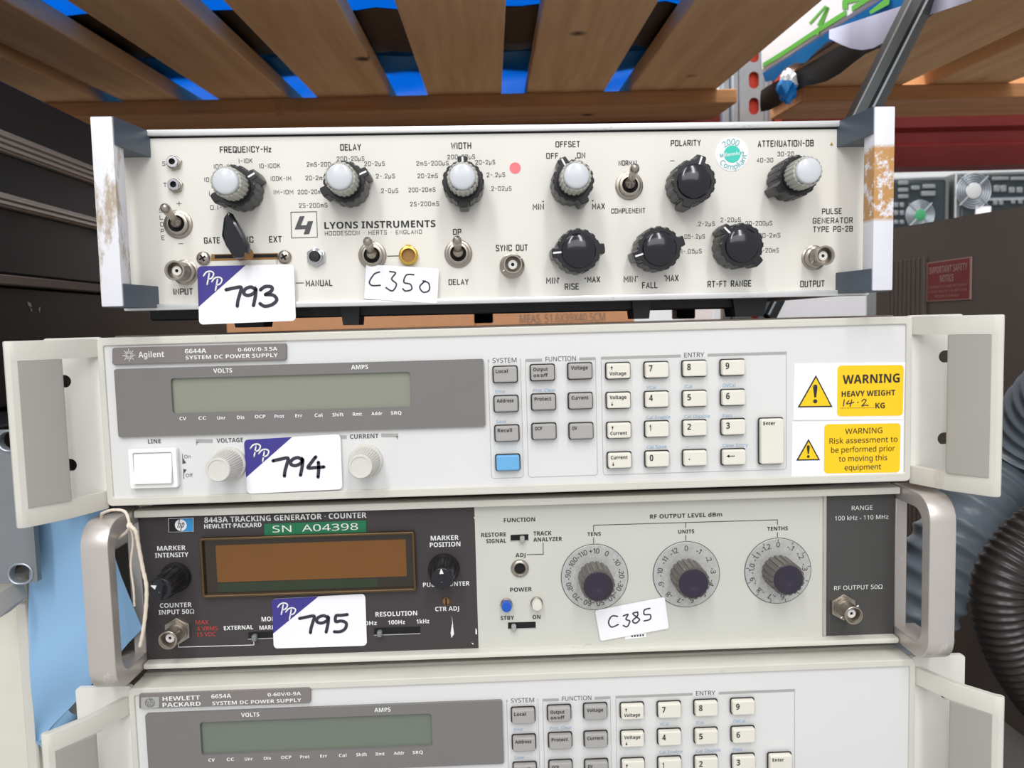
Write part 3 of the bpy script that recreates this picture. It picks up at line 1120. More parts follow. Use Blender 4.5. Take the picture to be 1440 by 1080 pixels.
    for px, py, nm in ((245.6, 229, 'S'), (247.4, 261, 'T')):
        u, v = D.P(px, py)
        a = MB()
        a.prism([(u + .0040 * math.cos(math.radians(15 + 60 * i)), v + .0040 * math.sin(math.radians(15 + 60 * i))) for i in range(6)], 0, .0016, M_NICKEL, bev=.0004)
        a.lathe([(.0031, .0016), (.0031, .0034), (.0028, .0037), (.0016, .0037), (.0015, .0010)], pan(u, v, 0), (0, -1, 0), M_CHROME, 28)
        a.lathe([(.0016, .0018), (.0016, .0020)], pan(u, v, 0), (0, -1, 0), M_HOLE, 16)
        a.build('miniature_socket', o, 'small nickel socket marked ' + nm)
    u, v = D.P(445, 361.5)
    a = MB()
    a.prism([(u + .0052 * math.cos(math.radians(30 + 60 * i)), v + .0052 * math.sin(math.radians(30 + 60 * i))) for i in range(6)], 0, .0022, M_CHROME, bev=.0006)
    a.lathe([(.0036, .0022), (.0036, .0038), (.0030, .0040), (.0028, .0026)], pan(u, v, 0), (0, -1, 0), M_CHROME, 28)
    k = a.build('push_button', o, 'chrome push button marked MANUAL')
    MB().lathe([(.0026, .002), (.0026, .0048), (.0022, .0052), (0, .0053)], pan(u, v, 0), (0, -1, 0), M_BLACK, 24).build('button_cap', k, 'black button')
    u, v = D.P(574.8, 359.6)
    a = MB()
    a.lathe([(.0050, 0), (.0050, .0022), (.0046, .0026), (.0036, .0026), (.0033, .0016), (.0033, -.0001)], pan(u, v, 0), (0, -1, 0), M_GOLD, 36)
    a.lathe([(.0034, .0006), (.0034, .0008)], pan(u, v, 0), (0, -1, 0), M_SLOT, 20)
    a.prism([(u - .0012, v + .0045), (u + .0012, v + .0045), (u + .0012, v + .0056), (u - .0012, v + .0056)], 0, .0022, M_GOLD)
    a.build('gold_socket', o, 'gold plated socket', smooth=50)
    # gate lever in its slot
    a = MB()
    a.flat([D.P(297, 357.5), D.P(391, 355.8), D.P(391, 364.8), D.P(297, 367)], .00012, M_SLOT)
    a.flat([D.P(302, 358.6), D.P(390, 357.2), D.P(390, 361.8), D.P(302, 363.6)], .00022, M_HOLE)
    k = a.build('lever_slot', o, 'brass lined slot', smooth=0)
    a = MB()
    ol = [(320, 297.5), (325, 300), (338, 322), (349, 343), (350, 355), (341, 363), (329, 363), (317, 346), (311, 331), (314, 306)]
    pts = [D.P(x, y, .012) for x, y in ol][::-1]
    a.prism(pts, .0085, .0125, M_CAPBLK, bev=.0014)
    u, v = D.P(338, 361)
    a.tube([pan(u, v, 0), pan(u - .0003, v + .001, .006), pan(pts[4][0] + .003, pts[4][1] + .002, .0100)], [.0022, .0022, .003], M_SLOT, 10)
    a.build('gate_lever', o, 'glossy black gate lever')
    screw(D, 286.5, 363.4, .0036, 'nickel screw')
    screw(D, 400.6, 361.6, .0036, 'nickel screw')
    # stickers
    lot_label(D, [(277.5, 374.5), (413, 371.5), (416, 451), (280, 456.5)], .0032, '793', 'white sticker numbered 793')
    f = lambda x, y: (440 + x / 3.375, 150 + y / 3.375)
    hand_note(D, [f(252, 748), f(598, 768), f(590, 934), f(243, 912)], .0026,
              [[(.19, .80), (.12, .73), (.06, .5), (.10, .40), (.21, .42)], [(.33, .83), (.41, .80), (.36, .62), (.43, .48), (.38, .28), (.29, .36)],
               [(.66, .78), (.56, .76), (.53, .55), (.62, .50), (.64, .36), (.56, .30), (.52, .36)], [(.82, .62), (.75, .45), (.80, .30), (.88, .36), (.87, .56), (.79, .62)]],
              'white handwritten sticker reading C350')
    a = MB()
    u, v = D.P(724.4, 236.3)
    a.prism(circ(u, v, .0029), 0, .0002, M_CORAL)
    a.build('dot_sticker', o, 'round coral sticker')
    u, v = D.P(1029, 216.8)
    a = MB()
    a.prism(circ(u, v, .0088, 48), 0, .0002, M_PAPER)
    a.flat(circ(u + .0002, v, .0045, 36), .0003, M_TEAL)
    font_arc(a, '2000', u, v, .0064, .0030, math.radians(95), M_TEALINK, .0004, spread=.95)
    font_arc(a, 'Compliant', u, v, .0066, .0028, math.radians(285), M_TEALINK, .0004, inward=True, spread=.92)
    c, s2 = math.cos(math.radians(7)), math.sin(math.radians(7))
    v_, f_, xa, xb = font_mesh('Millennium', .03)
    k = .0128 / (xb - xa)
    P_ = [((q[0] - (xa + xb) / 2) * k, (q[1] - CAPH / 2) * .0018 / CAPH) for q in v_]
    for inside in (0, 1):
        fs = [f for f in f_ if (abs(sum(P_[i][0] for i in f) / len(f)) < .0044) == bool(inside)]
        a.add([pan(u + q * c - r * s2, v + q * s2 + r * c, .0004) for q, r in P_], fs, M_WHITEINK if inside else M_TEALINK)
    a.build('round_sticker', o, 'round white and teal sticker', smooth=0)
    a = MB()
    x, y = D.P(1169, 202.5)
    a.prism([(x - .0008, y - .0006), (x + .0008, y - .0006), (x, y + .0010)], 0, .0004, M_GOLD)
    a.build('paint_chip', o, 'tiny brown chip in the paint')
    return D


PG = pulse_generator()


# ================================================================== DC power supplies
SUP_KEYS_G = [('Local', 710.5, 526.8), ('Address', 711.8, 568.3), ('Recall', 713, 610), ('Output|on/off', 763.2, 524.2), ('Voltage', 816.2, 522),
              ('Protect', 764.8, 565.8), ('Current', 816.9, 564.2), ('OCP', 765.4, 607.3), ('OV', 817.8, 606.7), ('', 714.3, 651.4)]
SUP_KEYS_C = [('^|Voltage', 870, 521.7), ('Voltage|v', 870.5, 563.5), ('^|Current', 871.2, 605.7), ('Current|v', 872, 648), ('7', 924.2, 520.4), ('8', 977.9, 518.5),
              ('9', 1031.9, 517), ('4', 924.5, 562), ('5', 978.2, 561), ('6', 1032.5, 559.4), ('1', 924.9, 604), ('2', 978.2, 602.5), ('3', 1032.8, 601),
              ('0', 925.2, 646.3), ('.', 978.5, 644.7), ('<', 1033.2, 643.4)]


def arrow(mb, x, y, kind, fn, m):
    s = .0016
    if kind == '<':
        ribbon(mb, [(x, y), (x + 2.2 * s, y)], .0004, m, fn)
        mb.add([fn(x - .5 * s, y), fn(x + .5 * s, y + .5 * s), fn(x + .5 * s, y - .5 * s)], [[0, 1, 2]], m)
    else:
        k = 1 if kind == '^' else -1
        ribbon(mb, [(x, y - .5 * s * k), (x, y + .4 * s * k)], .0003, m, fn)
        mb.add([fn(x, y + .7 * s * k), fn(x - .4 * s, y + .1 * s * k), fn(x + .4 * s, y + .1 * s * k)], [[0, 1, 2]], m)


def key(parent, u, v, w_, h_, m, text, label):
    a = MB()
    a.prism(rrect(u - w_ / 2 - .0006, u + w_ / 2 + .0006, v - h_ / 2 - .0006, v + h_ / 2 + .0006, .0012), .00005, .0004, M_WELL)
    a.prism(rrect(u - w_ / 2, u + w_ / 2, v - h_ / 2, v + h_ / 2, .0010), .0004, .0034, m, bev=.0006)
    fn = lambda p, q: pan(p, q, .0036)
    L, T = u - w_ / 2 + .0014, v + h_ / 2 - .0011
    ls = text.split('|')
    if text in ('<',):
        arrow(a, L + .0010, T - .0020, '<', fn, M_INK)
    elif len(text) == 1 and text:
        if text == '.':
            a.flat(circ(L + .0012, v - .0003, .00035, 10), .0036, M_INK)
        else:
            font_text(a, text, L + .0003, L + (.0011 if text == '1' else .0022), T - .0034, .0032, M_INK, fn, .02)
    else:
        for i, s in enumerate(ls):
            y = T - .0019 - i * .0031
            if s in '^v' and s:
                arrow(a, L + .0010, y + .0006, s, fn, M_INK)
            elif s:
                wd = min(.00125 * len(s), w_ - .0022)
                font_text(a, s, L - .0002, L - .0002 + wd, y, .0018, M_INK, fn, .02)
    return a.build('key', parent, label)


def power_supply(agilent):
    if agilent:
        H = .0881
        D = Dev('power_supply', 'pale grey power supply with two yellow warning stickers, second from the top of the stack', 'power supply',
                base_of(0, 0, 0, 0, 0, H), 0, 0)
        REF = D
    else:
        H = .1326
        D = Dev('power_supply', 'pale grey power supply without warning stickers, at the bottom of the stack', 'power supply',
                base_of(.0043, 0, -.2089, .0023, 0, H), .0023, 0)
        REF = AG
    o = D.o
    if agilent:
        dx = dz = 0
    else:
        p, q = D.P(277.8, 1012), AG.P(240.6, 531)
        p2, q2 = D.P(1049.6, 994), AG.P(1031.9, 517)
        dx, dz = ((p[0] - q[0]) + (p2[0] - q2[0])) / 2, ((p[1] - q[1]) + (p2[1] - q2[1])) / 2

    def Q(x, y, h=0):      # picture position on the upper supply -> this panel
        a, b = REF.P(x, y, h)
        return (a + dx, b + dz)

    def kx(x):
        return REF.W(x)
    W2 = .21275
    # chassis, bezel frame and recessed panel
    MB().box(-W2 + .001, W2 - .001, .016, .43, .001, H + .0008, M_COVER if agilent else M_COVER2, .001).build('case', o, 'taupe case cover' if agilent else 'grey case cover')
    v, f = plate(rrect(-W2, W2, 0, H, .0025), [rrect(-W2 + .0032, W2 - .0032, .0045, H - .0042, .001)], .016, .0006)
    b = MB()
    b.add([Vector((p[0], .008 + p[2], p[1])) for p in v], f, M_BEZEL)
    b.build('bezel_frame', o, 'cream bezel frame')
    PH = -.0012     # panel face lies just behind the bezel face
    # rack ears with handles
    for sx in (-1, 1):
        hol = [rrect(sx * .2327 - .0045, sx * .2327 + .0045, z - .0033, z + .0033, .0033, 6) for z in ((.0221, .0661) if agilent else (.0200, .0641, .1110))]
        v, f = plate(rrect(min(sx * .2115, sx * .2413), max(sx * .2115, sx * .2413), .0002, H + .0004, .002), hol, .0026)
        e = MB()
        e.add([Vector((p[0], .0035 + p[2], p[1])) for p in v], f, M_EARW)
        ear = e.build('rack_ear', o, 'white rack ear with slotted holes')
        zt, zb = (.0878, -.0016) if agilent else (.1275, .012)
        h = MB()
        out = [(.2129, .0018), (.2222, -.0195), (.2335, -.0345), (.2352, -.0360), (.2378, -.0360), (.2392, -.0345), (.2390, -.0325), (.2368, -.0312), (.2252, -.0165), (.2168, .0018)]
        mp = lambda a, b_, hh: Vector((a * sx, b_, hh))
        for z0, z1 in ((zt - .0095, zt), (zb, zb + .0095)):
            h.prism(out, *((z0, z1) if z0 > .03 else (z1, z0)), M_EAR, bev=.0007, map=mp)
        rim = [(.2331, -.0340), (.2352, -.0360), (.2378, -.0360), (.2392, -.0345), (.2394, -.027), (.2370, -.026)]
        h.prism(rim, zb + .0095, zt - .0095, M_EAR, map=mp)
        hd = h.build('handle', ear, 'cream rack handle')
        g = MB()
        gp = [(.2215, -.0172), (.2208, -.0190), (.2214, -.0205), (.2329, -.0345), (.2336, -.0335), (.2352, -.0290), (.2290, -.0205), (.2240, -.0165)]
        g.prism(gp, zb + .0096, zt - .0096, M_GRIP, map=mp)
        g.build('grip', hd, 'grey grip insert')
    # display window
    t = MB().box(-W2 + .0030, W2 - .0030, .0012, .015, .0042, H - .0040, M_COOL)
    tw = MB()
    c = [Q(161.4, 518.4), Q(680.2, 505.2), Q(682.5, 599.4), Q(167, 614.6)]
    x0, x1 = (c[0][0] + c[3][0]) / 2, (c[1][0] + c[2][0]) / 2
    z1, z0 = (c[0][1] + c[1][1]) / 2, (c[2][1] + c[3][1]) / 2
    l = [Q(240.6, 531), Q(577.7, 523.3), Q(578.3, 572), Q(243.5, 581.6)]
    lx0, lx1 = (l[0][0] + l[3][0]) / 2, (l[1][0] + l[2][0]) / 2
    lz1, lz0 = (l[0][1] + l[1][1]) / 2, (l[2][1] + l[3][1]) / 2
    v, f = plate(rrect(x0, x1, z0, z1, .0012), [rrect(lx0, lx1, lz0, lz1, .0016)], .0034)
    tw.add([Vector((p[0], .0009 + p[2], p[1])) for p in v], f, M_WINDOW)
    HW = .00085       # face of the window
    fn = lambda p, q: pan(p, q, HW + .0001)

    def T(mb, s, xa, xb, y, hp, m, h, bold=.02, src=None):
        D_ = src or D
        if src is None and not agilent:
            a, b_, k = Q(xa, y, 0), Q(xb, y, 0), kx((xa + xb) / 2)
        else:
            D_ = D
            a, b_, k = D.P(xa, y, 0), D.P(xb, y, 0), D.W((xa + xb) / 2, 0, y)
        vv = (a[1] + b_[1]) / 2 - hp * k / 2
        font_text(mb, s, a[0], b_[0], vv, hp * k, m, lambda p, q: pan(p, q, h), bold)
    T(tw, 'VOLTS', 300.9, 327.3, 521, 6.2, M_WHITEINK, HW + .0001)
    T(tw, 'AMPS', 494.2, 518, 516, 6.2, M_WHITEINK, HW + .0001)
    for s, a, b_, y in (('CV', 253.5, 263, 588.3), ('CC', 280, 291, 587.6), ('Unr', 306.3, 318, 587.3), ('Dis', 334, 344.5, 586.6), ('OCP', 359, 374, 585.5), ('Prot', 386.8, 400.3, 585),
                        ('Err', 415.8, 425.8, 584.2), ('Cal', 443, 454, 583.6), ('Shift', 468, 483.6, 582.8), ('Rmt', 496.5, 509.4, 582), ('Addr', 522.6, 538, 581.2), ('SRQ', 549.9, 564.8, 580.4)):
        T(tw, s, a, b_, y, 4.8, M_WHITEINK, HW + .0001)
    win = tw.build('display_window', o, 'dark grey display window', smooth=0)
    b = MB()
    b.prism(rrect(lx0 - .0005, lx1 + .0005, lz0 - .0005, lz1 + .0005, .001), -.0020, -.0010, M_LCD if agilent else M_LCD2)
    b.build('display_screen', win, 'blank grey-green display')
    # maker's badge
    b = MB()
    if agilent:
        bc = [D.P(158.5, 489), D.P(403, 482.5), D.P(403, 506), D.P(158.5, 513)]
    else:
        bc = [D.P(196.3, 974.6), D.P(437, 966), D.P(437, 988), D.P(196.3, 996)]
    b.prism(quad_rr(bc, .0012), PH, .0008, M_BADGE, bev=.0003)
    hb = .0010
    if agilent:
        T(b, 'Agilent', 195.8, 232, 498.3, 8.2, M_WHITEINK, hb, .025)
        cx, cz = D.P(182.6, 499.3)
        for i in range(16):
            an = 2 * PI * i / 16
            L = .0033 if i % 2 == 0 else .0023
            ribbon(b, [(cx + .0011 * math.cos(an), cz + .0011 * math.sin(an)), (cx + L * math.cos(an), cz + L * math.sin(an))], .00028, M_WHITEINK, lambda p, q: pan(p, q, hb))
        ribbon(b, circ(cx, cz, .0010, 16) + [(cx + .0010, cz)], .0003, M_WHITEINK, lambda p, q: pan(p, q, hb))
        T(b, '6644A', 261, 291, 493.4, 6.2, M_WHITEINK, hb)
        T(b, 'SYSTEM DC POWER SUPPLY', 262, 391.5, 501, 5.4, M_WHITEINK, hb)
        T(b, '0-60V/0-3.5A', 335.4, 390.8, 491, 5.2, M_WHITEINK, hb)
    else:
        ec = [D.P(199.5, 979.5), D.P(225, 978.5), D.P(225, 994), D.P(199.5, 995.4)]
        b.flat(quad_rr(ec, .0006), hb, M_GREYINK)
        cx, cz = D.P(212, 987)
        b.flat(circ(cx, cz, .0026, 24), hb + .0001, M_BADGE)
        hp_mark(b, cx, cz, .0030, hb + .0002, M_GREYINK)
        T(b, 'HEWLETT', 229.6, 282.2, 980.6, 6.2, M_WHITEINK, hb, .02, src=D)
        T(b, 'PACKARD', 229.6, 283.3, 989.2, 6.2, M_WHITEINK, hb, .02, src=D)
        T(b, '6654A', 298, 326, 977.6, 6, M_WHITEINK, hb, src=D)
        T(b, 'SYSTEM DC POWER SUPPLY', 299.3, 424.4, 985.6, 5.2, M_WHITEINK, hb, src=D)
        T(b, '0-60V/0-9A', 377, 424, 974.8, 5, M_WHITEINK, hb, src=D)
    b.build('name_badge', o, 'taupe name badge with white lettering')
    # group boxes and lettering round the keys
    pf = PH + .00016

    def box_line(pts, wd=.0003, m=M_GREYINK):
        ribbon(t, [Q(*p) for p in pts], wd, m, lambda p, q: pan(p, q, pf))

    def bar(xa, xb, y, hp=4.2, m=M_GREYINK):
        a, b_ = Q(xa, y), Q(xb, y)
        k = kx((xa + xb) / 2) * hp / 2
        t.flat([(a[0], a[1] - k), (b_[0], b_[1] - k), (b_[0], b_[1] + k), (a[0], a[1] + k)], pf, m)
    for (nm, ta, tb, ty, L, Rr, top, bot, LB, RB) in (('SYSTEM', 692.6, 726.5, 506.7, 686.5, 732.5, 507, 672.8, 691, 736),
                                                    ('FUNCTION', 767.3, 810, 504.6, 739.5, 838, 505.5, 670.3, 743, 840.5), ('ENTRY', 962.9, 991, 499, 845.8, 1108, 500, 664.5, 848.5, 1106)):
        T(t, nm, ta, tb, ty, 6.4, M_INKSOFT, pf, 0)
        a, b_ = Q((L + LB) / 2, (top + bot) / 2), Q((Rr + RB) / 2, (top + bot) / 2)
        zt_, zb_ = Q((L + Rr) / 2, top)[1], Q((L + Rr) / 2, bot)[1]
        ol = rrect(a[0], b_[0], zb_, zt_, .0015)
        k = .0007
        # open box: sides and bottom, a grey bar across the top left and right of the word
        ribbon(t, [(a[0], zt_ - .001)] + [p for p in ol if p[1] < (zt_ + zb_) / 2] + [(b_[0], zt_ - .001)], .00022, M_GREYINK, lambda p, q: pan(p, q, pf))
        ta_, tb_ = Q(ta - 5, ty)[0], Q(tb + 5, ty)[0]
        for xa, xb in ((a[0] - .0001, ta_), (tb_, b_[0] + .0001)):
            t.flat([(xa, zt_ - k), (xb, zt_ - k), (xb, zt_ + k), (xa, zt_ + k)], pf, M_GREYINK)
    for s, a, b_, y in (('Error', 696.7, 711, 550.8), ('Save', 697.7, 711.8, 593), ('Prot. Clear', 749.5, 781.7, 549), ('VCal', 909.5, 923, 545), ('ICal', 963, 974, 543.6),
                        ('OVCal', 1017, 1034.8, 542), ('Cal Enable', 909.5, 943.4, 587), ('Cal Disable', 963, 999.3, 585.8), ('Pass', 1017, 1030.6, 584.6), ('Cal Save', 910, 938, 628.8),
                        ('-', 965, 969, 628), ('Clear Entry', 1017, 1053, 626.3)):
        T(t, s, a, b_, y, 4.4 if s != '-' else 4, M_BLUEINK, pf, .006)
    if agilent:
        T(t, 'LINE', 206.7, 225, 621, 6, M_INKSOFT, pf)
        T(t, 'On', 257.8, 267, 642.5, 5, M_INKSOFT, pf, .004)
        T(t, 'Off', 260, 270.2, 669, 5, M_INKSOFT, pf, .004)
        for y0, y1, ty in ((639, 652.8, 1), (660, 673.6, -1)):
            box_line([(255.4 + (1.6 if ty < 0 else 0), y0), (255.8 + (1.6 if ty < 0 else 0), y1)], .0003, M_INKSOFT)
        t.flat([Q(256.2, 644.5), Q(260.6, 651.5), Q(256.4, 652.8)], pf, M_INKSOFT)
        t.flat([Q(257.4, 660), Q(261.4, 661), Q(257.6, 666.5)], pf, M_INKSOFT)
        T(t, 'VOLTAGE', 303.5, 340.8, 619.6, 6.2, M_INKSOFT, pf)
        T(t, 'CURRENT', 491.6, 531.8, 613.9, 6.2, M_INKSOFT, pf)
        bar(274.5, 298, 620.6, 5)
        t.flat([Q(274.5, 622), Q(278, 622), Q(274.6, 627.5)], pf, M_GREYINK)
        bar(474, 487, 615, 5)
        bar(535.8, 559.6, 612.6, 5)
        t.flat([Q(556, 614), Q(559.6, 614), Q(559.5, 619.5)], pf, M_GREYINK)
    t.build('front_panel', o, 'pale grey front panel', smooth=0)
    # keys
    k33 = .0034
    kw, kh = .0121, .0079
    for s, x, y in SUP_KEYS_G:
        u, v_ = Q(x, y, .0034)
        key(o, u, v_, kw, kh, M_KEYG if s else M_KEYB, s, ('grey key marked ' + s.replace('|', ' ')) if s else 'plain blue key')
    for s, x, y in SUP_KEYS_C:
        u, v_ = Q(x, y, .0034)
        nm = s.replace('|', ' ').replace('^', 'up').replace('<', 'back arrow')
        if nm.endswith(' v'):
            nm = nm[:-1] + 'down'
        key(o, u, v_, kw, kh, M_KEYC, s, 'cream key marked ' + nm)
    u, v_ = Q(1086.5, 621, .0034)
    key(o, u, v_, .0122, .0238, M_KEYC, 'Enter', 'tall cream Enter key')
    if agilent:
        # line switch
        sc = [D.P(183, 631.5), D.P(249.5, 628), D.P(252, 683.5), D.P(187, 687.3)]
        cx, cz = sum(p[0] for p in sc) / 4, sum(p[1] for p in sc) / 4
        hw, hh = .0124, .0104
        v, f = plate(rrect(cx - hw, cx + hw, cz - hh, cz + hh, .0012), [rrect(cx - hw + .0024, cx + hw - .0024, cz - hh + .0022, cz + hh - .0022, .0008)], .0034, .0004)
        b = MB()
        b.add([Vector((p[0], -.0008 + p[2], p[1])) for p in v], f, M_ROCK)
        sw = b.build('line_switch', o, 'white rocker switch marked LINE')
        b = MB()
        a0, a1 = cx - hw + .0027, cx + hw - .0027
        zt_, zb_ = cz + hh - .0025, cz - hh + .0025
        prof = [(zt_, -.001), (zt_, .0012), (zt_ - .0006, .0018), (cz, .0024), (zb_ + .0010, .0046), (zb_ + .0002, .0044), (zb_, .0036), (zb_, -.001)]
        n = len(prof)
        vs = [pan(a0, z, h) for z, h in prof] + [pan(a1, z, h) for z, h in prof]
        b.add(vs, [[i, (i + 1) % n, n + (i + 1) % n, n + i] for i in range(n)] + [list(range(n)), list(range(n, 2 * n))], M_ROCK)
        b.build('rocker', sw)
        # knobs
        for px, py, nm in ((322.5, 652.2, 'VOLTAGE'), (514.5, 648, 'CURRENT')):
            u, v_ = D.P(px, py)
            b = MB()
            b.lathe([(.0088, PH), (.0088, .0012), (.0084, .0018), (.0078, .0018)], pan(u, v_, 0), (0, -1, 0), M_KNOBC, 48)
            ol0, ol1 = fluted(.0079, 36, .05, seg=216), fluted(.0062, 36, .05, seg=216)
            n = len(ol0)
            vs = [pan(u + p, v_ + q, .0018) for p, q in ol0] + [pan(u + p, v_ + q, .0168) for p, q in ol1]
            b.add(vs, [[i, (i + 1) % n, n + (i + 1) % n, n + i] for i in range(n)], M_KNOBC)
            b.lathe([(.0062, .0166), (.0058, .0174), (.0050, .0174), (.0049, .0170), (0, .0170)], pan(u, v_, 0), (0, -1, 0), M_KNOBC, 48)
            b.build('knob', o, 'cream ribbed knob marked ' + nm, smooth=30)
        lot_label(D, [(343, 618.5), (478.5, 610.5), (481.5, 688), (347.5, 694.5)], .0006, '794', 'white sticker numbered 794')
        f = lambda x, y: (1080 + x / 3.375, 420 + y / 3.375)
        for up in (1, 0):
            cs = [f(128, 310), f(656, 303), f(648, 575), f(123, 577)] if up else [f(118, 588), f(648, 577), f(645, 845), f(114, 850)]
            b = MB()
            q = [D.P(x, y) for x, y in cs]
            b.prism(q[::-1], PH, -.0008, M_PAPER)
            e = -.0007
            yb = [f(333, 318), f(648, 315), f(643, 556), f(330, 559)] if up else [f(270, 597), f(633, 592), f(628, 826), f(268, 831)]
            b.flat(quad_rr([D.P(x, y) for x, y in yb], .0020), e, M_YELLOW)
            tr = [f(230, 363), f(143, 517), f(309, 515)] if up else [f(195, 666), f(136, 770), f(250, 768)]
            tp = [D.P(x, y) for x, y in tr]
            b.flat(tp, e, M_INK)
            b.flat(inset(tp, .0007), e + .0001, M_YELLOW)
            cx = (tp[1][0] + tp[2][0]) / 2
            zl, zh = tp[1][1], tp[0][1]
            hh = zh - zl
            b.flat([(cx - .045 * hh, zl + .70 * hh), (cx + .045 * hh, zl + .70 * hh), (cx + .07 * hh, zl + .62 * hh), (cx + .03 * hh, zl + .30 * hh), (cx - .03 * hh, zl + .30 * hh), (cx - .07 * hh, zl + .62 * hh)], e + .0002, M_INK)
            b.flat(circ(cx, zl + .18 * hh, .065 * hh, 16), e + .0002, M_INK)
            X = lambda s, xa, xb, y, hp, bold: D.txt(b, s, 1080 + xa / 3.375, 1080 + xb / 3.375, 420 + y / 3.375, hp, M_INK, e + .0002, bold)
            if up:
                X('WARNING', 355, 625, 380, 12.2, .03)
                X('HEAVY WEIGHT', 350, 604, 449, 7.6, .022)
                X('KG', 510, 555, 507, 7.6, .02)
                for i in range(22):
                    c_ = D.P(1080 + (348 + i * 7.4) / 3.375, 420 + (520 - i * .12) / 3.375)
                    b.flat(circ(c_[0], c_[1], .00022, 6), e + .0002, M_INK)
                for st in ([(364, 480), (362, 495), (360, 510)], [(386, 485), (376, 500), (410, 492)], [(400, 480), (396, 498), (392, 512)], [(428, 491), (430, 493)], [(448, 487), (458, 478), (468, 483), (460, 496), (448, 510), (462, 506), (478, 507)]):
                    ribbon(b, [D.P(1080 + x / 3.375, 420 + y / 3.375) for x, y in smooth_path(st)], .0005, M_MARKER, lambda p, q: pan(p, q, e + .0002))
            else:
                X('WARNING', 367, 543, 627, 7.6, .0)
                for s, xa, xb, y in (('Risk assessment to', 292, 615, 671), ('be performed prior', 300, 603, 714), ('to moving this', 337, 566, 757), ('equipment', 364, 537, 799)):
                    X(s, xa, xb, y, 7.6, .0)
            b.build('warning_sticker', o, 'white and yellow sticker reading WARNING HEAVY WEIGHT' if up else 'white and yellow sticker about a risk assessment', smooth=0)
    # feet out of sight under the case
    for u in (-.17, .17):
        for y in (.05, .36):
            MB().box(u - .01, u + .01, y, y + .02, -.0052 if agilent else -.0128, .0015, M_FOOT, .001).build('foot', o, 'black rubber foot')
    return D


def hp_mark(mb, cx, cz, s, h, m):
    """slanted lower-case h and p side by side"""
    fn = lambda p, q: pan(p, q, h)
    k = .28
    sl = lambda x, y: (cx + x * s + y * s * k, cz + y * s)
    ribbon(mb, [sl(-.45, -.45), sl(-.45, .95)], s * .15, m, fn)
    ribbon(mb, [sl(-.45, .2), sl(-.25, .42), sl(-.08, .3), sl(-.10, -.45)], s * .15, m, fn)
    ribbon(mb, [sl(.22, -.95), sl(.22, .42)], s * .15, m, fn)
    ribbon(mb, [sl(.22, .3), sl(.45, .42), sl(.6, .1), sl(.5, -.35), sl(.22, -.4)], s * .15, m, fn)


AG = power_supply(True)


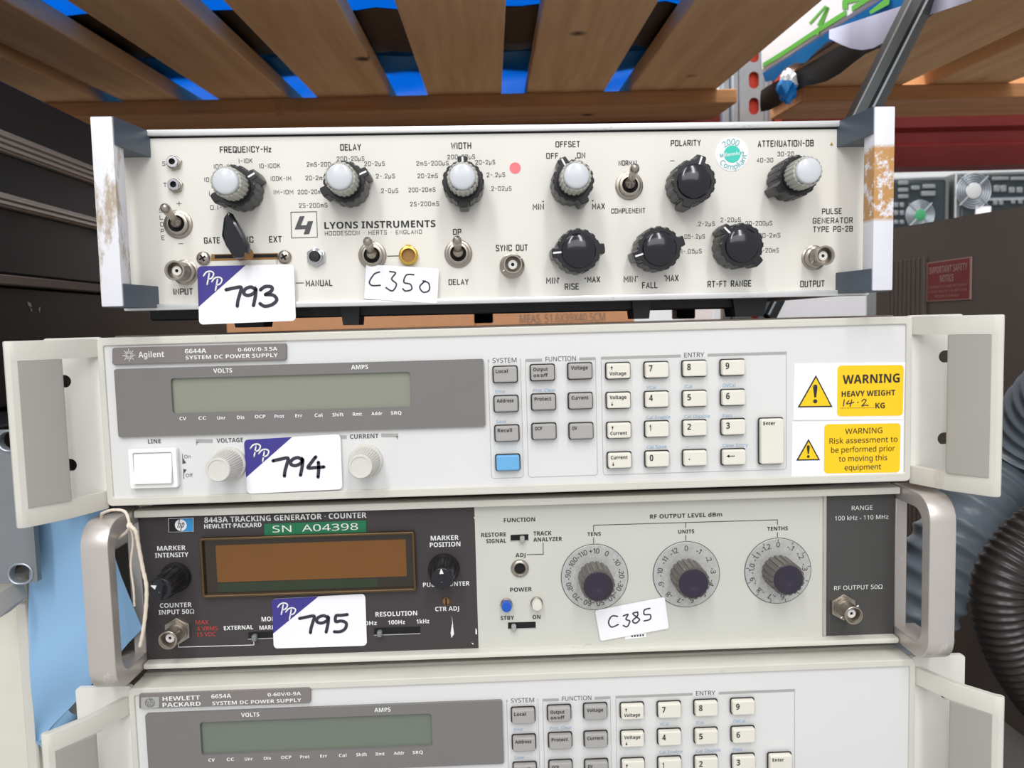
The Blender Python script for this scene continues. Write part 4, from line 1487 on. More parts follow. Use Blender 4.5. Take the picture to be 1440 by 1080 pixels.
# ================================================================== the tracking generator between them
def tracking_generator():
    H, W2 = .0882, .2084
    D = Dev('tracking_generator', 'tracking generator with half dark, half pale front and metal loop handles, in the stack', 'test instrument',
            base_of(.004, .0156, -.0932, -.0017, -.0002, H), -.0017, -.0002)
    o = D.o
    MB().box(-W2 + .002, W2 - .002, .004, .42, .001, H - .001, M_CASE, .001).build('case', o)
    for z0, z1 in ((H - .0041, H), (0, .0032)):
        m = MB().box(-W2, W2, -.0060, .006, z0, z1, M_TRIMC, .0012, 2)
        m.build('trim_strip', o, 'cream metal trim strip')
    xa = (D.P(668, 709)[0] + D.P(672, 909)[0]) / 2
    xb = (D.P(1156, 700)[0] + D.P(1157, 890)[0]) / 2
    xc = (D.P(1161.5, 700)[0] + D.P(1161.5, 890)[0]) / 2
    td = MB().box(-W2 + .0004, xa, 0, .004, .0025, H - .0035, M_HPDARK)
    tp = MB().box(xa, xb, -.0002, .004, .0025, H - .0035, M_HPLIGHT)
    to = MB().box(xc, W2 - .0004, 0, .004, .0025, H - .0035, M_HPDARK2)
    MB().box(xb, xc, -.0012, .004, .0030, H - .0038, M_ALU, .0004).build('divider_strip', o, 'metal divider strip')
    # loop handles
    for sx in (-1, 1):
        a0, a1 = sorted((sx * .2088, sx * .2225))
        oo, ii = rrect(-.0345, .03, -.0004, H + .0002, .0130, 6), rrect(-.0268, .03, .0076, H - .0078, .0085, 6)
        left = lambda pl: sorted([q for q in pl if q[0] < .01], key=lambda q: math.atan2(q[1] - H / 2, -(q[0] - .01)))
        ol, il = left(oo), left(ii)
        ring = [(.0035, ol[0][1])] + ol + [(.0035, ol[-1][1]), (.0035, il[-1][1])] + il[::-1] + [(.0035, il[0][1])]
        v, f = plate(ring, [], a1 - a0, .0006)
        h = MB()
        h.add([Vector(((a0 + a1) / 2 + p[2], p[0], p[1])) for p in v], f, M_ALU)
        hd = h.build('handle', o, 'worn aluminium loop handle')
        b0, b1 = sorted((sx * .2088, sx * .2158))
        g = MB().box(b0, b1, .0005, .0062, .001, H - .001, M_ALU, .0006)
        g.build('handle_flange', hd)
    # printing
    w_ = lambda s, x0, x1, y, hp=6.6, b=.022, m=M_WHITEINK: D.txt(td, s, x0, x1, y, hp, m, .00025, b)
    w_('8443A TRACKING GENERATOR · COUNTER', 287, 515.5, 727.8, 7.8)
    w_('HEWLETT·PACKARD', 287, 367.8, 739.2, 6.2)
    w_('MARKER', 221, 261, 770.7); w_('INTENSITY', 218, 265, 780.4); w_('MARKER', 605.6, 645, 756.3); w_('POSITION', 604.4, 647.4, 765.6)
    w_('PULL COUNTER', 594.8, 660.4, 821.4, 6.2); w_('CTR ADJ', 611.9, 645.6, 856, 6.2)
    w_('COUNTER', 224.8, 269.6, 851); w_('INPUT 50Ω', 223, 273, 860.4)
    for s, x0, x1, y in (('MAX', 275, 293.3, 875), ('4 VRMS', 276.7, 306.3, 883.7), ('15 VDC', 276.7, 303.7, 892)):
        w_(s, x0, x1, y, 6, .018, M_REDINK)
    w_('EXTERNAL', 314.8, 356, 882.6, 6); w_('MODE', 367.8, 392, 870.4); w_('MARKER', 364.8, 396, 882.2, 6)
    w_('RESOLUTION', 528, 586.7, 863); w_('10Hz', 508, 530, 876.3, 6); w_('100Hz', 545.6, 569.6, 875, 6); w_('1kHz', 585.6, 603.7, 873.7, 6)
    D.line(td, [(251, 903), (251, 910), (357, 907), (357, 902)], .0004, M_WHITEINK, .00025)
    k_ = lambda s, x0, x1, y, hp=5.8, b=.02: D.txt(tp, s, x0, x1, y, hp, M_INK, .0004, b)
    k_('FUNCTION', 708.5, 752.6, 731); k_('RESTORE', 676.7, 711.5, 751.9); k_('SIGNAL', 683.7, 711.9, 760.7); k_('TRACK', 750, 775.6, 750); k_('ANALYZER', 750, 790.4, 758.3)
    k_('ADJ', 724.8, 739, 780.6, 5.4); k_('POWER', 717.4, 748, 829); k_('STBY', 704, 723, 869); k_('ON', 749, 760, 867.6)
    k_('RF OUTPUT LEVEL dBm', 914, 1015.6, 725); k_('TENS', 826, 845, 751, 5.4); k_('UNITS', 953.7, 976.3, 747.4, 5.4); k_('TENTHS', 1079, 1108, 743.3, 5.4)
    ln = lambda pts: D.line(tp, pts, .00034, M_INK, .0004)
    ln([(741, 780), (764, 779.4), (763.8, 763.7)])
    ln([(834.8, 747), (834.8, 738.6), (1093.3, 731), (1093.3, 738)])
    ln([(964.4, 735), (964.4, 742.3)]); ln([(834.8, 756), (834.8, 764)]); ln([(964.4, 752.5), (964.4, 760)]); ln([(1093.3, 749), (1093.3, 755.5)])
    r_ = lambda s, x0, x1, y: D.txt(to, s, x0, x1, y, 6, M_WHITEINK, .00025, .018)
    r_('RANGE', 1197.8, 1227, 714); r_('100 kHz - 110 MHz', 1174, 1249.3, 727.8); r_('RF OUTPUT 50Ω', 1173, 1241, 826)
    f6 = lambda x, y: (340 + x / 2.7, 680 + y / 2.7)
    for sc in ([(798, 532), (803, 546), (806, 572), (796, 586), (793, 568)], [(888, 548), (893, 556), (893, 574), (887, 570)], [(872, 604), (880, 606), (878, 612)], [(797, 500), (800, 520), (803, 540), (800, 540)], [(880, 126), (885, 130), (884, 136)]):
        D.poly(td, [f6(x, y) for x, y in sc], M_WHITEINK, .0003)
    td.build('dark_panel', o, 'dark brown panel section', smooth=0)
    tp.build('pale_panel', o, 'pale grey panel section', smooth=0)
    to.build('output_module', o, 'charcoal output module', smooth=0)
    # blue and black badge
    b = MB()
    c = [D.P(236.7, 728.2), D.P(273, 727.2), D.P(273.2, 747.8), D.P(237.4, 748.8)]
    b.prism(c[::-1], 0, .0006, M_CHROME, bev=.0002)
    ci = [(p[0], p[1]) for p in inset(c, .0005)]
    g = quad_map(ci)
    b.flat([g(0, 0), g(.5, 0), g(.5, 1), g(0, 1)], .0007, M_BLACK)
    b.flat([g(.5, 0), g(1, 0), g(1, 1), g(.5, 1)], .0007, M_HPBLUE)
    cx, cz = g(.5, .5)
    b.flat(circ(cx, cz, .0032, 28), .0008, M_PAPER)
    hp_mark(b, cx, cz, .0030, .0009, M_INKSOFT)
    b.build('maker_badge', o, 'small black and blue badge with a round emblem', smooth=0)
    # embossed green tape
    b = MB()
    c = [D.P(372, 736.5), D.P(515, 731.5), D.P(515, 748), D.P(372, 753)]
    b.prism(c[::-1], 0, .0004, M_DYMO)
    D.txt(b, 'SN  A04398', 383, 503.5, 742.2, 9.6, M_WHITEINK, .0005, .012)
    b.build('label_tape', o, 'green tape label with white characters', smooth=0)
    # display
    c = [D.P(282, 756), D.P(584.4, 744.8), D.P(585, 828), D.P(288, 839)]
    x0, x1 = (c[0][0] + c[3][0]) / 2, (c[1][0] + c[2][0]) / 2
    z1, z0 = (c[0][1] + c[1][1]) / 2, (c[2][1] + c[3][1]) / 2
    v, f = plate(rrect(x0, x1, z0, z1, .0012), [rrect(x0 + .0014, x1 - .0014, z0 + .0014, z1 - .0014, .0006)], .0036, .0004)
    b = MB()
    b.add([Vector((p[0], -.0014 + p[2], p[1])) for p in v], f, M_BRASS)
    ds = b.build('display_frame', o, 'aged brass display frame')
    b = MB()
    b.prism(rrect(x0 + .001, x1 - .001, z0 + .001, z1 - .001, .0005), 0, .0008, M_DISPDARK)
    q = [D.P(304, 767), D.P(571, 757), D.P(572, 807.5), D.P(307, 820)]
    ax0, ax1 = (q[0][0] + q[3][0]) / 2, (q[1][0] + q[2][0]) / 2
    az1, az0 = (q[0][1] + q[1][1]) / 2, (q[2][1] + q[3][1]) / 2
    b.prism(rrect(ax0, ax1, az0, az1, .0003), .0008, .0011, M_AMBER)
    b.prism(rrect(ax0, ax1 - .016, z0 + .0022, az0 - .0006, .0003), .0008, .0010, M_DISPGREEN)
    b.build('display_screen', ds, 'amber display filter')

    # knobs
    def ribbed(px, py, h, r0, r1, m, mcap, label, ptr=None, n=14, skirt_r=None):
        u, v_ = D.P(px, py)
        b = MB()
        if skirt_r:
            b.lathe([(skirt_r, .0002), (skirt_r, .0022), (r0, .0034)], pan(u, v_, 0), (0, -1, 0), m, 40)
        ol0, ol1 = fluted(r0, n, .07), fluted(r1, n, .07)
        nn = len(ol0)
        vs = [pan(u + p, v_ + q, .0006) for p, q in ol0] + [pan(u + p, v_ + q, h - .0008) for p, q in ol1] + [pan(u + p * .93, v_ + q * .93, h) for p, q in ol1]
        fs = [[k * nn + i, k * nn + (i + 1) % nn, (k + 1) * nn + (i + 1) % nn, (k + 1) * nn + i] for k in (0, 1) for i in range(nn)]
        b.add(vs, fs + [list(range(2 * nn, 3 * nn))], m)
        k = b.build('knob', o, label, smooth=35)
        b = MB()
        R = r1 * .86
        b.lathe([(R, h - .0003), (R, h + .0003), (R * .93, h + .0005), (R * .6, h + .0003), (R * .38, h + .0003), (R * .34, h + .0001), (0, h + .0001)], pan(u, v_, 0), (0, -1, 0), mcap, 40)
        if ptr is not None:
            d = Vector((math.cos(ptr), math.sin(ptr)))
            e = Vector((-d.y, d.x))
            cc = Vector((u, v_))
            b.prism([tuple(cc + d * R * .95 + e * R * .04), tuple(cc + d * R * .48 + e * R * .2), tuple(cc + d * R * .48 - e * R * .2), tuple(cc + d * R * .95 - e * R * .04)][::-1], h + .0003, h + .0007, M_WHITEINK)
        b.build('knob_cap', k, 'smooth knob face', smooth=40)
    ribbed(248, 811.2, .0200, .0074, .0064, M_BLKFL, M_CAPBLK, 'black ribbed knob marked MARKER INTENSITY', math.radians(155), 12, .0082)
    ribbed(624.4, 799.4, .0170, .0080, .0064, M_BLKFL, M_CAPBLK, 'black ribbed knob marked MARKER POSITION', math.radians(92), 12, .0086)
    dials = ((836, 811, ['+10', '0', '-10', '-20', '-30', '-40', '-50', '-60', '-70', '-80', '-90', '-100', '-110'], 'TENS'),
             (964.8, 807.2, ['0'] + ['-%d' % i for i in range(1, 13)], 'UNITS'),
             (1093.3, 802.2, ['0'] + ['-.%d' % i for i in range(1, 10)] + ['-1.0', '-1.1', '-1.2'], 'TENTHS'))
    for px, py, vals, nm in dials:
        u, v_ = D.P(px, py)
        R = .0184
        b = MB()
        b.prism(circ(u, v_, R, 64), 0, .0010, M_DIAL, bev=.0002)
        ribbon(b, circ(u, v_, R + .0001, 64) + [(u + R + .0001, v_)], .0005, M_INKSOFT, lambda p, q: pan(p, q, .0006))
        for i, s in enumerate(vals):
            an = PI / 2 - 2 * PI * i / 13
            font_arc(b, s, u, v_, .0150, .0028, an, M_INK, .0012, bold=.01)
            if nm == 'TENTHS':
                ribbon(b, [(u + math.cos(an) * .0166, v_ + math.sin(an) * .0166), (u + math.cos(an) * .0181, v_ + math.sin(an) * .0181)], .0003, M_INKSOFT, lambda p, q: pan(p, q, .0012))
        b.build('dial', o, 'metal dial marked ' + nm, smooth=0)
        ribbed(px, py, .0160, .0092, .0092, M_SMOKE, M_VIOLET, 'smoky fluted knob on the dial marked ' + nm, None, 18)
    # sockets, trimmer, screw
    bnc(D, 251.5, 885.5, .0150, 'nickel coaxial socket marked COUNTER INPUT', .0076)
    bnc(D, 1184, 852, .0150, 'nickel coaxial socket marked RF OUTPUT', .0076)
    u, v_ = D.P(731, 798.8)
    b = MB()
    b.lathe([(.0050, 0), (.0050, .0008), (.0044, .0016), (.0034, .0018), (.0029, .0014), (.0028, .0003)], pan(u, v_, 0), (0, -1, 0), M_NICKEL, 36)
    b.lathe([(.0029, .0004), (.0029, .0006)], pan(u, v_, 0), (0, -1, 0), M_HOLE, 20)
    b.build('trimmer_bushing', o, 'nickel bushing marked ADJ', smooth=50)
    u, v_ = D.P(627.4, 845.6)
    b = MB()
    b.lathe([(.0025, 0), (.0025, .0004), (.0020, .0005), (.0019, .0002)], pan(u, v_, 0), (0, -1, 0), M_BRASS, 24)
    b.lathe([(.0019, .0001), (.0019, .0003)], pan(u, v_, 0), (0, -1, 0), M_SLOT, 20)
    b.prism([(u - .0004, v_ - .0018), (u + .0004, v_ - .0018), (u + .0004, v_ + .0018), (u - .0004, v_ + .0018)], .0002, .0004, M_HOLE)
    b.build('trimmer_screw', o, 'small brass screw marked CTR ADJ')
    # lamps
    for px, py, m, nm in ((712.2, 849, M_LAMPB, 'blue push lamp marked STBY'), (754.6, 847, M_LAMPW, 'white push lamp marked ON')):
        u, v_ = D.P(px, py)
        b = MB()
        b.lathe([(.0034, 0), (.0034, .0016), (.0030, .0020), (.0028, .0020)], pan(u, v_, 0), (0, -1, 0), M_NICKEL, 28)
        k = b.build('push_lamp', o, nm)
        MB().lathe([(.0028, .0016), (.0028, .0056), (.0025, .0062), (0, .0064)], pan(u, v_, 0), (0, -1, 0), m, 28).build('lens', k, smooth=50)
    # slide switches
    for cs, lx, ly, nm in (([(718, 752), (743, 751), (743, 759.6), (718, 760.6)], 734.5, 757, 'FUNCTION'), ([(714.4, 875), (753.3, 874), (753.3, 883), (714.4, 884.2)], 722.5, 880.5, 'POWER'),
                           ([(349.5, 889), (398, 887), (398, 896.5), (349.5, 898.5)], 357, 896.5, 'MODE'), ([(526.3, 883), (590.7, 881), (590.7, 890.6), (526.3, 893)], 533.5, 890, 'RESOLUTION')):
        b = MB()
        q = [D.P(x, y) for x, y in cs]
        b.flat(q, .00035, M_HOLE)
        ribbon(b, [q[3], q[2]], .0005, M_GREYINK, lambda p, q_: pan(p, q_, .0004))
        k = b.build('slide_switch', o, 'slide switch marked ' + nm, smooth=0)
        u, v_ = D.P(lx, ly, .003)
        b = MB()
        z = (q[0][1] + q[3][1]) / 2
        b.box(u - .0013, u + .0013, -.0036, -.0002, min(z, v_) - .0022, z + .0012, M_GRIP if nm in ('FUNCTION', 'POWER') else M_BRACKET, .0005)
        b.build('slide_lever', k, 'grey slide lever')
    lot_label(D, [(382, 842.5), (513.5, 835), (516, 908), (385, 912)], .0008, '795', 'white sticker numbered 795')
    f7 = lambda x, y: (660 + x / 2.7, 680 + y / 2.7)
    b = MB()
    c = [D.P(*f7(590, 572)), D.P(*f7(670, 566)), D.P(*f7(671, 582)), D.P(*f7(591, 590))]
    b.prism(c[::-1], .0002, .0004, M_PAPER)
    g = quad_map(c)
    for i in range(5):
        x = .3 + i * .13
        b.flat([g(x, .3), g(x + .08, .3), g(x + .08, .75), g(x, .75)], .0005, M_INKSOFT)
    b.build('strip_sticker', o, 'tiny white strip sticker', smooth=0)
    hand_note(D, [f7(477, 482), f7(742, 431), f7(758, 550), f7(498, 598)], .0012,
              [[(.30, .68), (.22, .72), (.16, .55), (.19, .38), (.29, .42)], [(.38, .66), (.45, .68), (.41, .54), (.46, .46), (.41, .30), (.36, .36)],
               [(.59, .70), (.52, .68), (.56, .56), (.60, .45), (.54, .36), (.50, .45), (.58, .58), (.59, .70)], [(.77, .74), (.69, .72), (.68, .58), (.76, .54), (.75, .40), (.66, .38)]],
              'white handwritten sticker reading C385')
    for u in (-.17, .17):
        for y in (.05, .36):
            MB().box(u - .01, u + .01, y, y + .02, -.0046, .0015, M_FOOT, .001).build('foot', o, 'black rubber foot')
    return D


TG = tracking_generator()
HPS = power_supply(False)


# ================================================================== things hung on the stack
def blue_paper():
    rows = []
    T_ = [(716, 72, 150), (735, 47, 152), (770, 43, 157), (810, 41, 170), (850, 40, 186), (884, 40, 200), (905, 41, 180), (925, 41, 163), (950, 42, 140), (975, 44, 118), (998, 47, 96), (1020, 49, 74), (1042, 51, 56)]
    for k, (y, xl, xr) in enumerate(T_):
        row = []
        for i in range(9):
            s = i / 8
            px = xl + (xr - xl) * s
            Y = .010 + .0022 * math.sin(s * 3 + k * .5) * (1 - s)
            if y < 760:
                Y = .011
            if k > 8:
                Y += (k - 8) * .0015
            row.append(atY(px, y, Y))
        rows.append(row)
    m = MB()
    m.sheet(rows, M_BLUEPAPER, .0003)
    # the lower corner curls back on itself
    lip = []
    for j in range(6):
        a = j / 5 * 2.3
        row = []
        for i in range(5):
            t = i / 4
            px, py = 96 + (51 - 96) * t, 998 + (1042 - 998) * t
            p = atY(px, py, .0135 + .0045 * t)
            row.append(p + Vector((-.0005 * t + .010 * t * math.sin(a) * .5 + .003 * math.sin(a), .007 * (1 - math.cos(a)), -.011 * math.sin(a) * (.5 + .5 * t))))
        lip.append(row)
    m.sheet(lip, M_BLUEPAPER, .0003)
    o = m.build('paper_sheet', None, smooth=60)
    tag(o, 'pale blue paper sheet hanging behind the left metal loop handle, its lower corner curled', 'paper')


blue_paper()


def string():
    root = thing('string', 'knotted cotton string tied over the top of the left metal loop handle', 'string', tuple(atY(181, 740, -.012)))
    o0 = Vector(root.location)
    ORG[root] = o0
    sp = lambda pts: [atY(*p) for p in pts]

    def curve(pts, r, name):
        q = [Vector(p) for p in smooth_path3(sp(pts))]
        m = MB()
        m.tube(q, [r * (1 + .12 * math.sin(i * 2.2)) for i in range(len(q))], M_STRING, 8)
        m.build(name, root, smooth=60)
    curve([(150, 757, .002), (143, 727, -.004), (146, 721, -.012), (160, 717, -.017), (176, 720, -.0185), (182, 738, -.0190), (178, 748, -.012), (167, 757, -.004)], .00075, 'loop')
    curve([(181, 736, -.0190), (185, 741, -.020), (191, 748, -.020), (195, 768, -.018), (201, 800, -.016), (206, 825, -.016), (205, 858, -.015), (201, 890, -.014), (197, 909, -.012)], .00095, 'long_tail')
    curve([(181, 738, -.0190), (186, 750, -.017), (187, 765, -.014), (184, 795, -.010), (188, 830, -.007), (189, 852, -.004)], .00060, 'short_tail')
    m = MB()
    p = atY(182, 739, -.0195)
    m.lathe([(0, -.0016), (.0011, -.0012), (.0015, 0), (.0011, .0012), (0, .0016)], p, (.2, .1, 1), M_STRING, 12)
    m.build('knot', root, smooth=80)


def smooth_path3(p, n=6):
    q = [p[0]] + list(p) + [p[-1]]
    out = []
    for i in range(1, len(q) - 2):
        p0, p1, p2, p3 = [Vector(x) for x in q[i - 1:i + 3]]
        for k in range(n):
            t = k / n
            out.append(.5 * ((2 * p1) + (p2 - p0) * t + (2 * p0 - 5 * p1 + 4 * p2 - p3) * t * t + (3 * p1 - p0 - 3 * p2 + p3) * t ** 3))
    out.append(Vector(p[-1]))
    return out


string()


# ================================================================== pallets and their loads
def pallet(label, loc, boards, tilt, near, far_x, cross, bt=.020):
    root = thing('wooden_pallet', label, 'pallet', loc, (tilt, 0, 0))
    for x0, x1 in boards:
        j = random.uniform(-.002, .002)
        MB().box(x0, x1, near + j * 6, .10, 0, bt, M_WOOD, .0012).build('deck_board', root)
    MB().box(far_x[0], far_x[1], .0, cross, -.0175, 0, M_WOODX, .0012).build('cross_board', root)
    MB().box(far_x[0], far_x[1], near + .05, near + .13, -.0175, 0, M_WOODX, .0012).build('cross_board', root)
    for x in (far_x[0] + .04, (far_x[0] + far_x[1]) / 2, far_x[1] - .05):
        pass
    return root


TILT = .0594
LP = pallet('wooden pallet overhead with long deck boards and blue sheeting in its gaps', (0, .62, .3405),
            [(-.87, -.775), (-.735, -.636), (-.596, -.497), (-.470, -.3987), (-.350, -.2612), (-.2252, -.1321), (-.084, .0106), (.0434, .1432), (.1753, .289)], TILT, -.60, (-.87, .315), .11)
RP = pallet('wooden pallet overhead at the right carrying the white sack', (0, .55, .3210),
            [(.362, .4947), (.5269, .6254), (.662, .765), (.80, .90)], TILT, -.50, (.372, .92), .11)


def wavy(x0, x1, y0, y1, z, amp, nx, ny, seed, m, name, thick=.0006, tilt=TILT, ref=.62, drape=None):
    rnd = random.Random(seed)
    ph = [rnd.uniform(0, 6) for _ in range(6)]
    rows = []
    for j in range(ny + 1):
        y = y0 + (y1 - y0) * j / ny
        row = []
        for i in range(nx + 1):
            x = x0 + (x1 - x0) * i / nx
            a = amp * (math.sin(x * 31 + ph[0] + y * 9) + math.sin(y * 37 + ph[1] + x * 14) + .6 * math.sin(x * 71 + ph[2]) + .6 * math.sin((x + y) * 57 + ph[3])) * .3
            k = min(1, .12 + (y1 - y) / .09) if drape else 1
            row.append(Vector((x, y, z + (y - ref) * tilt + (amp + a) * k)))
        rows.append(row)
    return MB().sheet(rows, m, thick)


bt = .3405 + .0205
tag(wavy(-.90, .283, -.02, .397, bt + .004, .012, 60, 40, 3, M_BLUEFILM, '', drape=1).build('plastic_sheet', smooth=60), 'bright blue plastic sheet lying over the overhead pallet boards', 'plastic sheet')
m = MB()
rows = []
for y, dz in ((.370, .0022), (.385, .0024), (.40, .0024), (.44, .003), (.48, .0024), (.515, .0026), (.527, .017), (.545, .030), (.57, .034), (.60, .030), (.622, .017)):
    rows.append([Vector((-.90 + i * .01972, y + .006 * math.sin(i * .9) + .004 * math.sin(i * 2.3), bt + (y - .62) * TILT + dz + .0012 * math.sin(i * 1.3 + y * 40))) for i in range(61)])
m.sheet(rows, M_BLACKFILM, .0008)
tag(m.build('black_sheet', smooth=60), 'black plastic sheeting seen as a dark band between the pallet boards', 'plastic bag')
tag(wavy(-.90, .283, .535, .80, bt + .001, .005, 60, 14, 8, M_BLUEFILM, '').build('plastic_wrap', smooth=60), 'blue plastic wrap over the far ends of the pallet boards', 'plastic wrap')


def face_x(plan, y):
    for (xa, ya), (xb, yb) in zip(plan[:5], plan[1:6]):
        if yb <= y <= ya:
            return xa + (xb - xa) * (ya - y) / (ya - yb)
    return plan[0][0]


def white_sack():
    # long soft-edged sack lying along the left edge of the right-hand pallet
    zb = .3210 + .0212
    plan = [(.328, .565), (.333, .52), (.338, .44), (.348, .33), (.356, .20), (.362, .10), (.56, .10), (.57, .30), (.56, .565)]
    def z0(y):
        return zb + (y - .55) * TILT + .0015
    lay = [(0, .003), (.0025, 0), (.05, -.0015), (.11, -.003), (.19, .0), (.22, .012), (.232, .05)]
    cx, cy_ = .45, .33
    rows = []
    m = MB()
    n = len(plan)
    vs = []
    for h, ins in lay:
        for x, y in plan:
            d = Vector((cx - x, cy_ - y))
            d = d.normalized() * ins
            vs.append(Vector((x + d.x, y + d.y, z0(y) + h)))
    fs = []
    for k in range(len(lay) - 1):
        for i in range(n):
            j = (i + 1) % n
            fs.append([k * n + i, k * n + j, (k + 1) * n + j, (k + 1) * n + i])
    fs += [list(range(n)), list(range((len(lay) - 1) * n, len(lay) * n))]
    m.add(vs, fs, M_SACK)

    def on(px, py, eps=.0012):
        """picture point -> the sack's left face"""
        d = ray(px, py)
        best = None
        for (xa, ya), (xb, yb) in zip(plan[:5], plan[1:6]):
            # vertical plane through the two plan points
            nx_, ny_ = (yb - ya), -(xb - xa)
            den = d.x * nx_ + d.y * ny_
            t = ((xa - CAM.x) * nx_ + (ya - CAM.y) * ny_) / den
            p = CAM + d * t
            if min(ya, yb) - .003 <= p.y <= max(ya, yb) + .003:
                best = p
        if best is None:
            best = atX(px, py, .345)
        return best + Vector((-eps, 0, 0))
    G = lambda pts: m.add([on(*p) for p in pts], [list(range(len(pts)))], M_GREEN)
    # printed figure 7, letter strokes and green edge lines
    for a, b, w_ in (((1152, 36), (1166, 10), 4), ((1166, 10), (1150, 49), 3.5), ((1140, 33), (1163, 8), 3)):
        d = Vector((b[0] - a[0], b[1] - a[1])).normalized()
        e = Vector((-d.y, d.x)) * w_ / 2
        G([(a[0] + e.x, a[1] + e.y), (b[0] + e.x, b[1] + e.y), (b[0] - e.x, b[1] - e.y), (a[0] - e.x, a[1] - e.y)])
    G([(1186, 1), (1193, 0), (1194, 12), (1186, 13)])
    G([(1186, 0), (1222, -8), (1222, -2), (1194, 5)])
    G([(1226, 20), (1252, 6), (1253, -2), (1247, -2), (1224, 16)])
    for (ya, yb) in ((.560, .50), (.50, .43), (.43, .37), (.36, .28)):
        m.add([Vector((face_x(plan, y) - .0011, y, z0(y) + h)) for y, h in ((ya, .0032), (yb, .0032), (yb, .0085), (ya, .0085))], [(0, 1, 2, 3)], M_GREEN)
    o = m.build('sack', None, smooth=25)
    tag(o, 'white sack with green printing on the right-hand pallet', 'sack')


white_sack()
# clear film hanging below the sack, and its blue under-edge
rows = []
for j in range(6):
    t = j / 5
    row = []
    for i in range(14):
        s = i / 13
        px = 1166 + s * 200
        top = 50 - (px - 1166) * .33
        bot = top + (4 + 34 * math.sin(min(1, s * 2.2) * PI * .75) * (1 if s < .5 else .55))
        row.append(atX(px, top - 8 + (bot - top + 8) * t, .332 - .006 * t + .003 * math.sin(i * 1.7)))
    rows.append(row)
tag(MB().sheet(rows, M_LILAC, .0003).build('plastic_film', smooth=60), 'clear film hanging below the white sack', 'plastic film')
SP = [(.328, .565), (.333, .52), (.338, .44), (.348, .33), (.356, .20), (.362, .10)]
ys = [.562 - i * .025 for i in range(17)]
zs = lambda y: .3210 + .0212 + (y - .55) * TILT
rows = [[Vector((face_x(SP, y) - .0005 + .0012 * j, y, zs(y) - .0012 - (.0035 + .0015 * math.sin(i * 1.9)) * j)) for i, y in enumerate(ys)] for j in range(4)]
tag(MB().sheet(rows, M_BLUEFILM, .0004).build('plastic_liner', smooth=60), 'blue plastic liner edge under the white sack', 'plastic liner')
ys = [.585 - i * .0240 for i in range(17)]  # added dark sheet: stands in for shade along the pallet's left edge
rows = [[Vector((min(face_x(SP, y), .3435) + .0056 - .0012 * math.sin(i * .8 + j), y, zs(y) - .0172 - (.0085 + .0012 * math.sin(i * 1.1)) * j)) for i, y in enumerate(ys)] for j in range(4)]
tag(MB().sheet(rows, M_BLACKFILM, .0004).build('black_sheet', smooth=60), 'black plastic hanging down the left side of the right-hand pallet', 'plastic bag')
# crumpled end of wrapping at the pallet corner
m = MB()
c = atY(1107, 122, .49)
bm = bmesh.new()
bmesh.ops.create_icosphere(bm, subdivisions=3, radius=1)
rnd = random.Random(4)
for v in bm.verts:
    k = 1 + .22 * math.sin(v.co.x * 7 + 1) * math.cos(v.co.z * 6) + .12 * math.sin(v.co.y * 11 + v.co.z * 9)
    v.co = Vector((v.co.x * .010 * k, v.co.y * .012 * k, v.co.z * .017 * k))
bm.verts.index_update()
half = [f for f in bm.faces]
for sel, mm in ((0, M_BLUEFILM), (1, M_SACK)):
    fs = [[v.index for v in f.verts] for f in half if (f.calc_center_median().z + .5 * f.calc_center_median().x < .003) == bool(sel == 0)]
    m.add([v.co + c for v in bm.verts], fs, mm)
bm.free()
tag(m.build('crumpled_wrap', smooth=30), 'crumpled blue and white wrap at the pallet corner', 'wrap')

# ================================================================== racking
zt, zb = atY(1340, 150, .76).z, atY(1340, 234, .76).z
m = MB()
prof = [(.755, zb), (.755, zb + .030), (.762, zb + .036), (.762, zt - .036), (.755, zt - .030), (.755, zt + .012), (.80, zt + .012), (.80, zb)]
n = len(prof)
vs = [Vector((-1.5, y, z)) for y, z in prof] + [Vector((1.5, y, z)) for y, z in prof]
m.add(vs, [[i, (i + 1) % n, n + (i + 1) % n, n + i] for i in range(n)] + [list(range(n)), list(range(n, 2 * n))], M_RED)
tag(m.build('rack_beam', smooth=20), 'long dark red rack beam across the back under the pallets', 'rack beam')
# upright with holes
U0, U1 = atY(1018, 150, .735).x, atY(1090, 150, .735).x
up = thing('rack_upright', 'galvanised rack upright with red-backed holes beside the overhead pallet', 'rack upright', ((U0 + U1) / 2, .74, -.289))
uc = up.location
wu = U1 - U0
v, f = plate(rrect(-wu * .20, wu * .27, 0, 1.2, .002), [rrect(-wu * .02, wu * .18, z, z + .024, .008, 5) for z in [k * .0365 + .0105 + (atY(1060, 113, .735).z + .289 - .012) % .0365 - .0105 for k in range(1, 30)]], .003)
m = MB()
m.add([Vector((uc.x + p[0], .735 + p[2], uc.z + p[1])) for p in v], f, M_GALV)
ORG[up] = Vector(uc)
m.build('front_face', up)
for a, b, d in ((-.5, -.34, .012), (-.34, -.20, .004), (.27, .38, .004), (.38, .5, .012)):
    m = MB().box(uc.x + wu * a, uc.x + wu * b, .735 - .004 + d, .735 + .014 + d, uc.z, uc.z + 1.2, M_GALV, .002)
    m.build('flange', up)
MB().box(uc.x - wu * .15, uc.x + wu * .24, .742, .746, uc.z, uc.z + 1.2, M_ORANGE).build('hole_backing', up, 'orange-red metal showing through the holes')
MB().box(uc.x + wu * .52, uc.x + wu * .66, .738, .752, zb - .02, zt + .075, M_ORANGE, .002).build('beam_connector', up, 'orange-red beam connector plate')
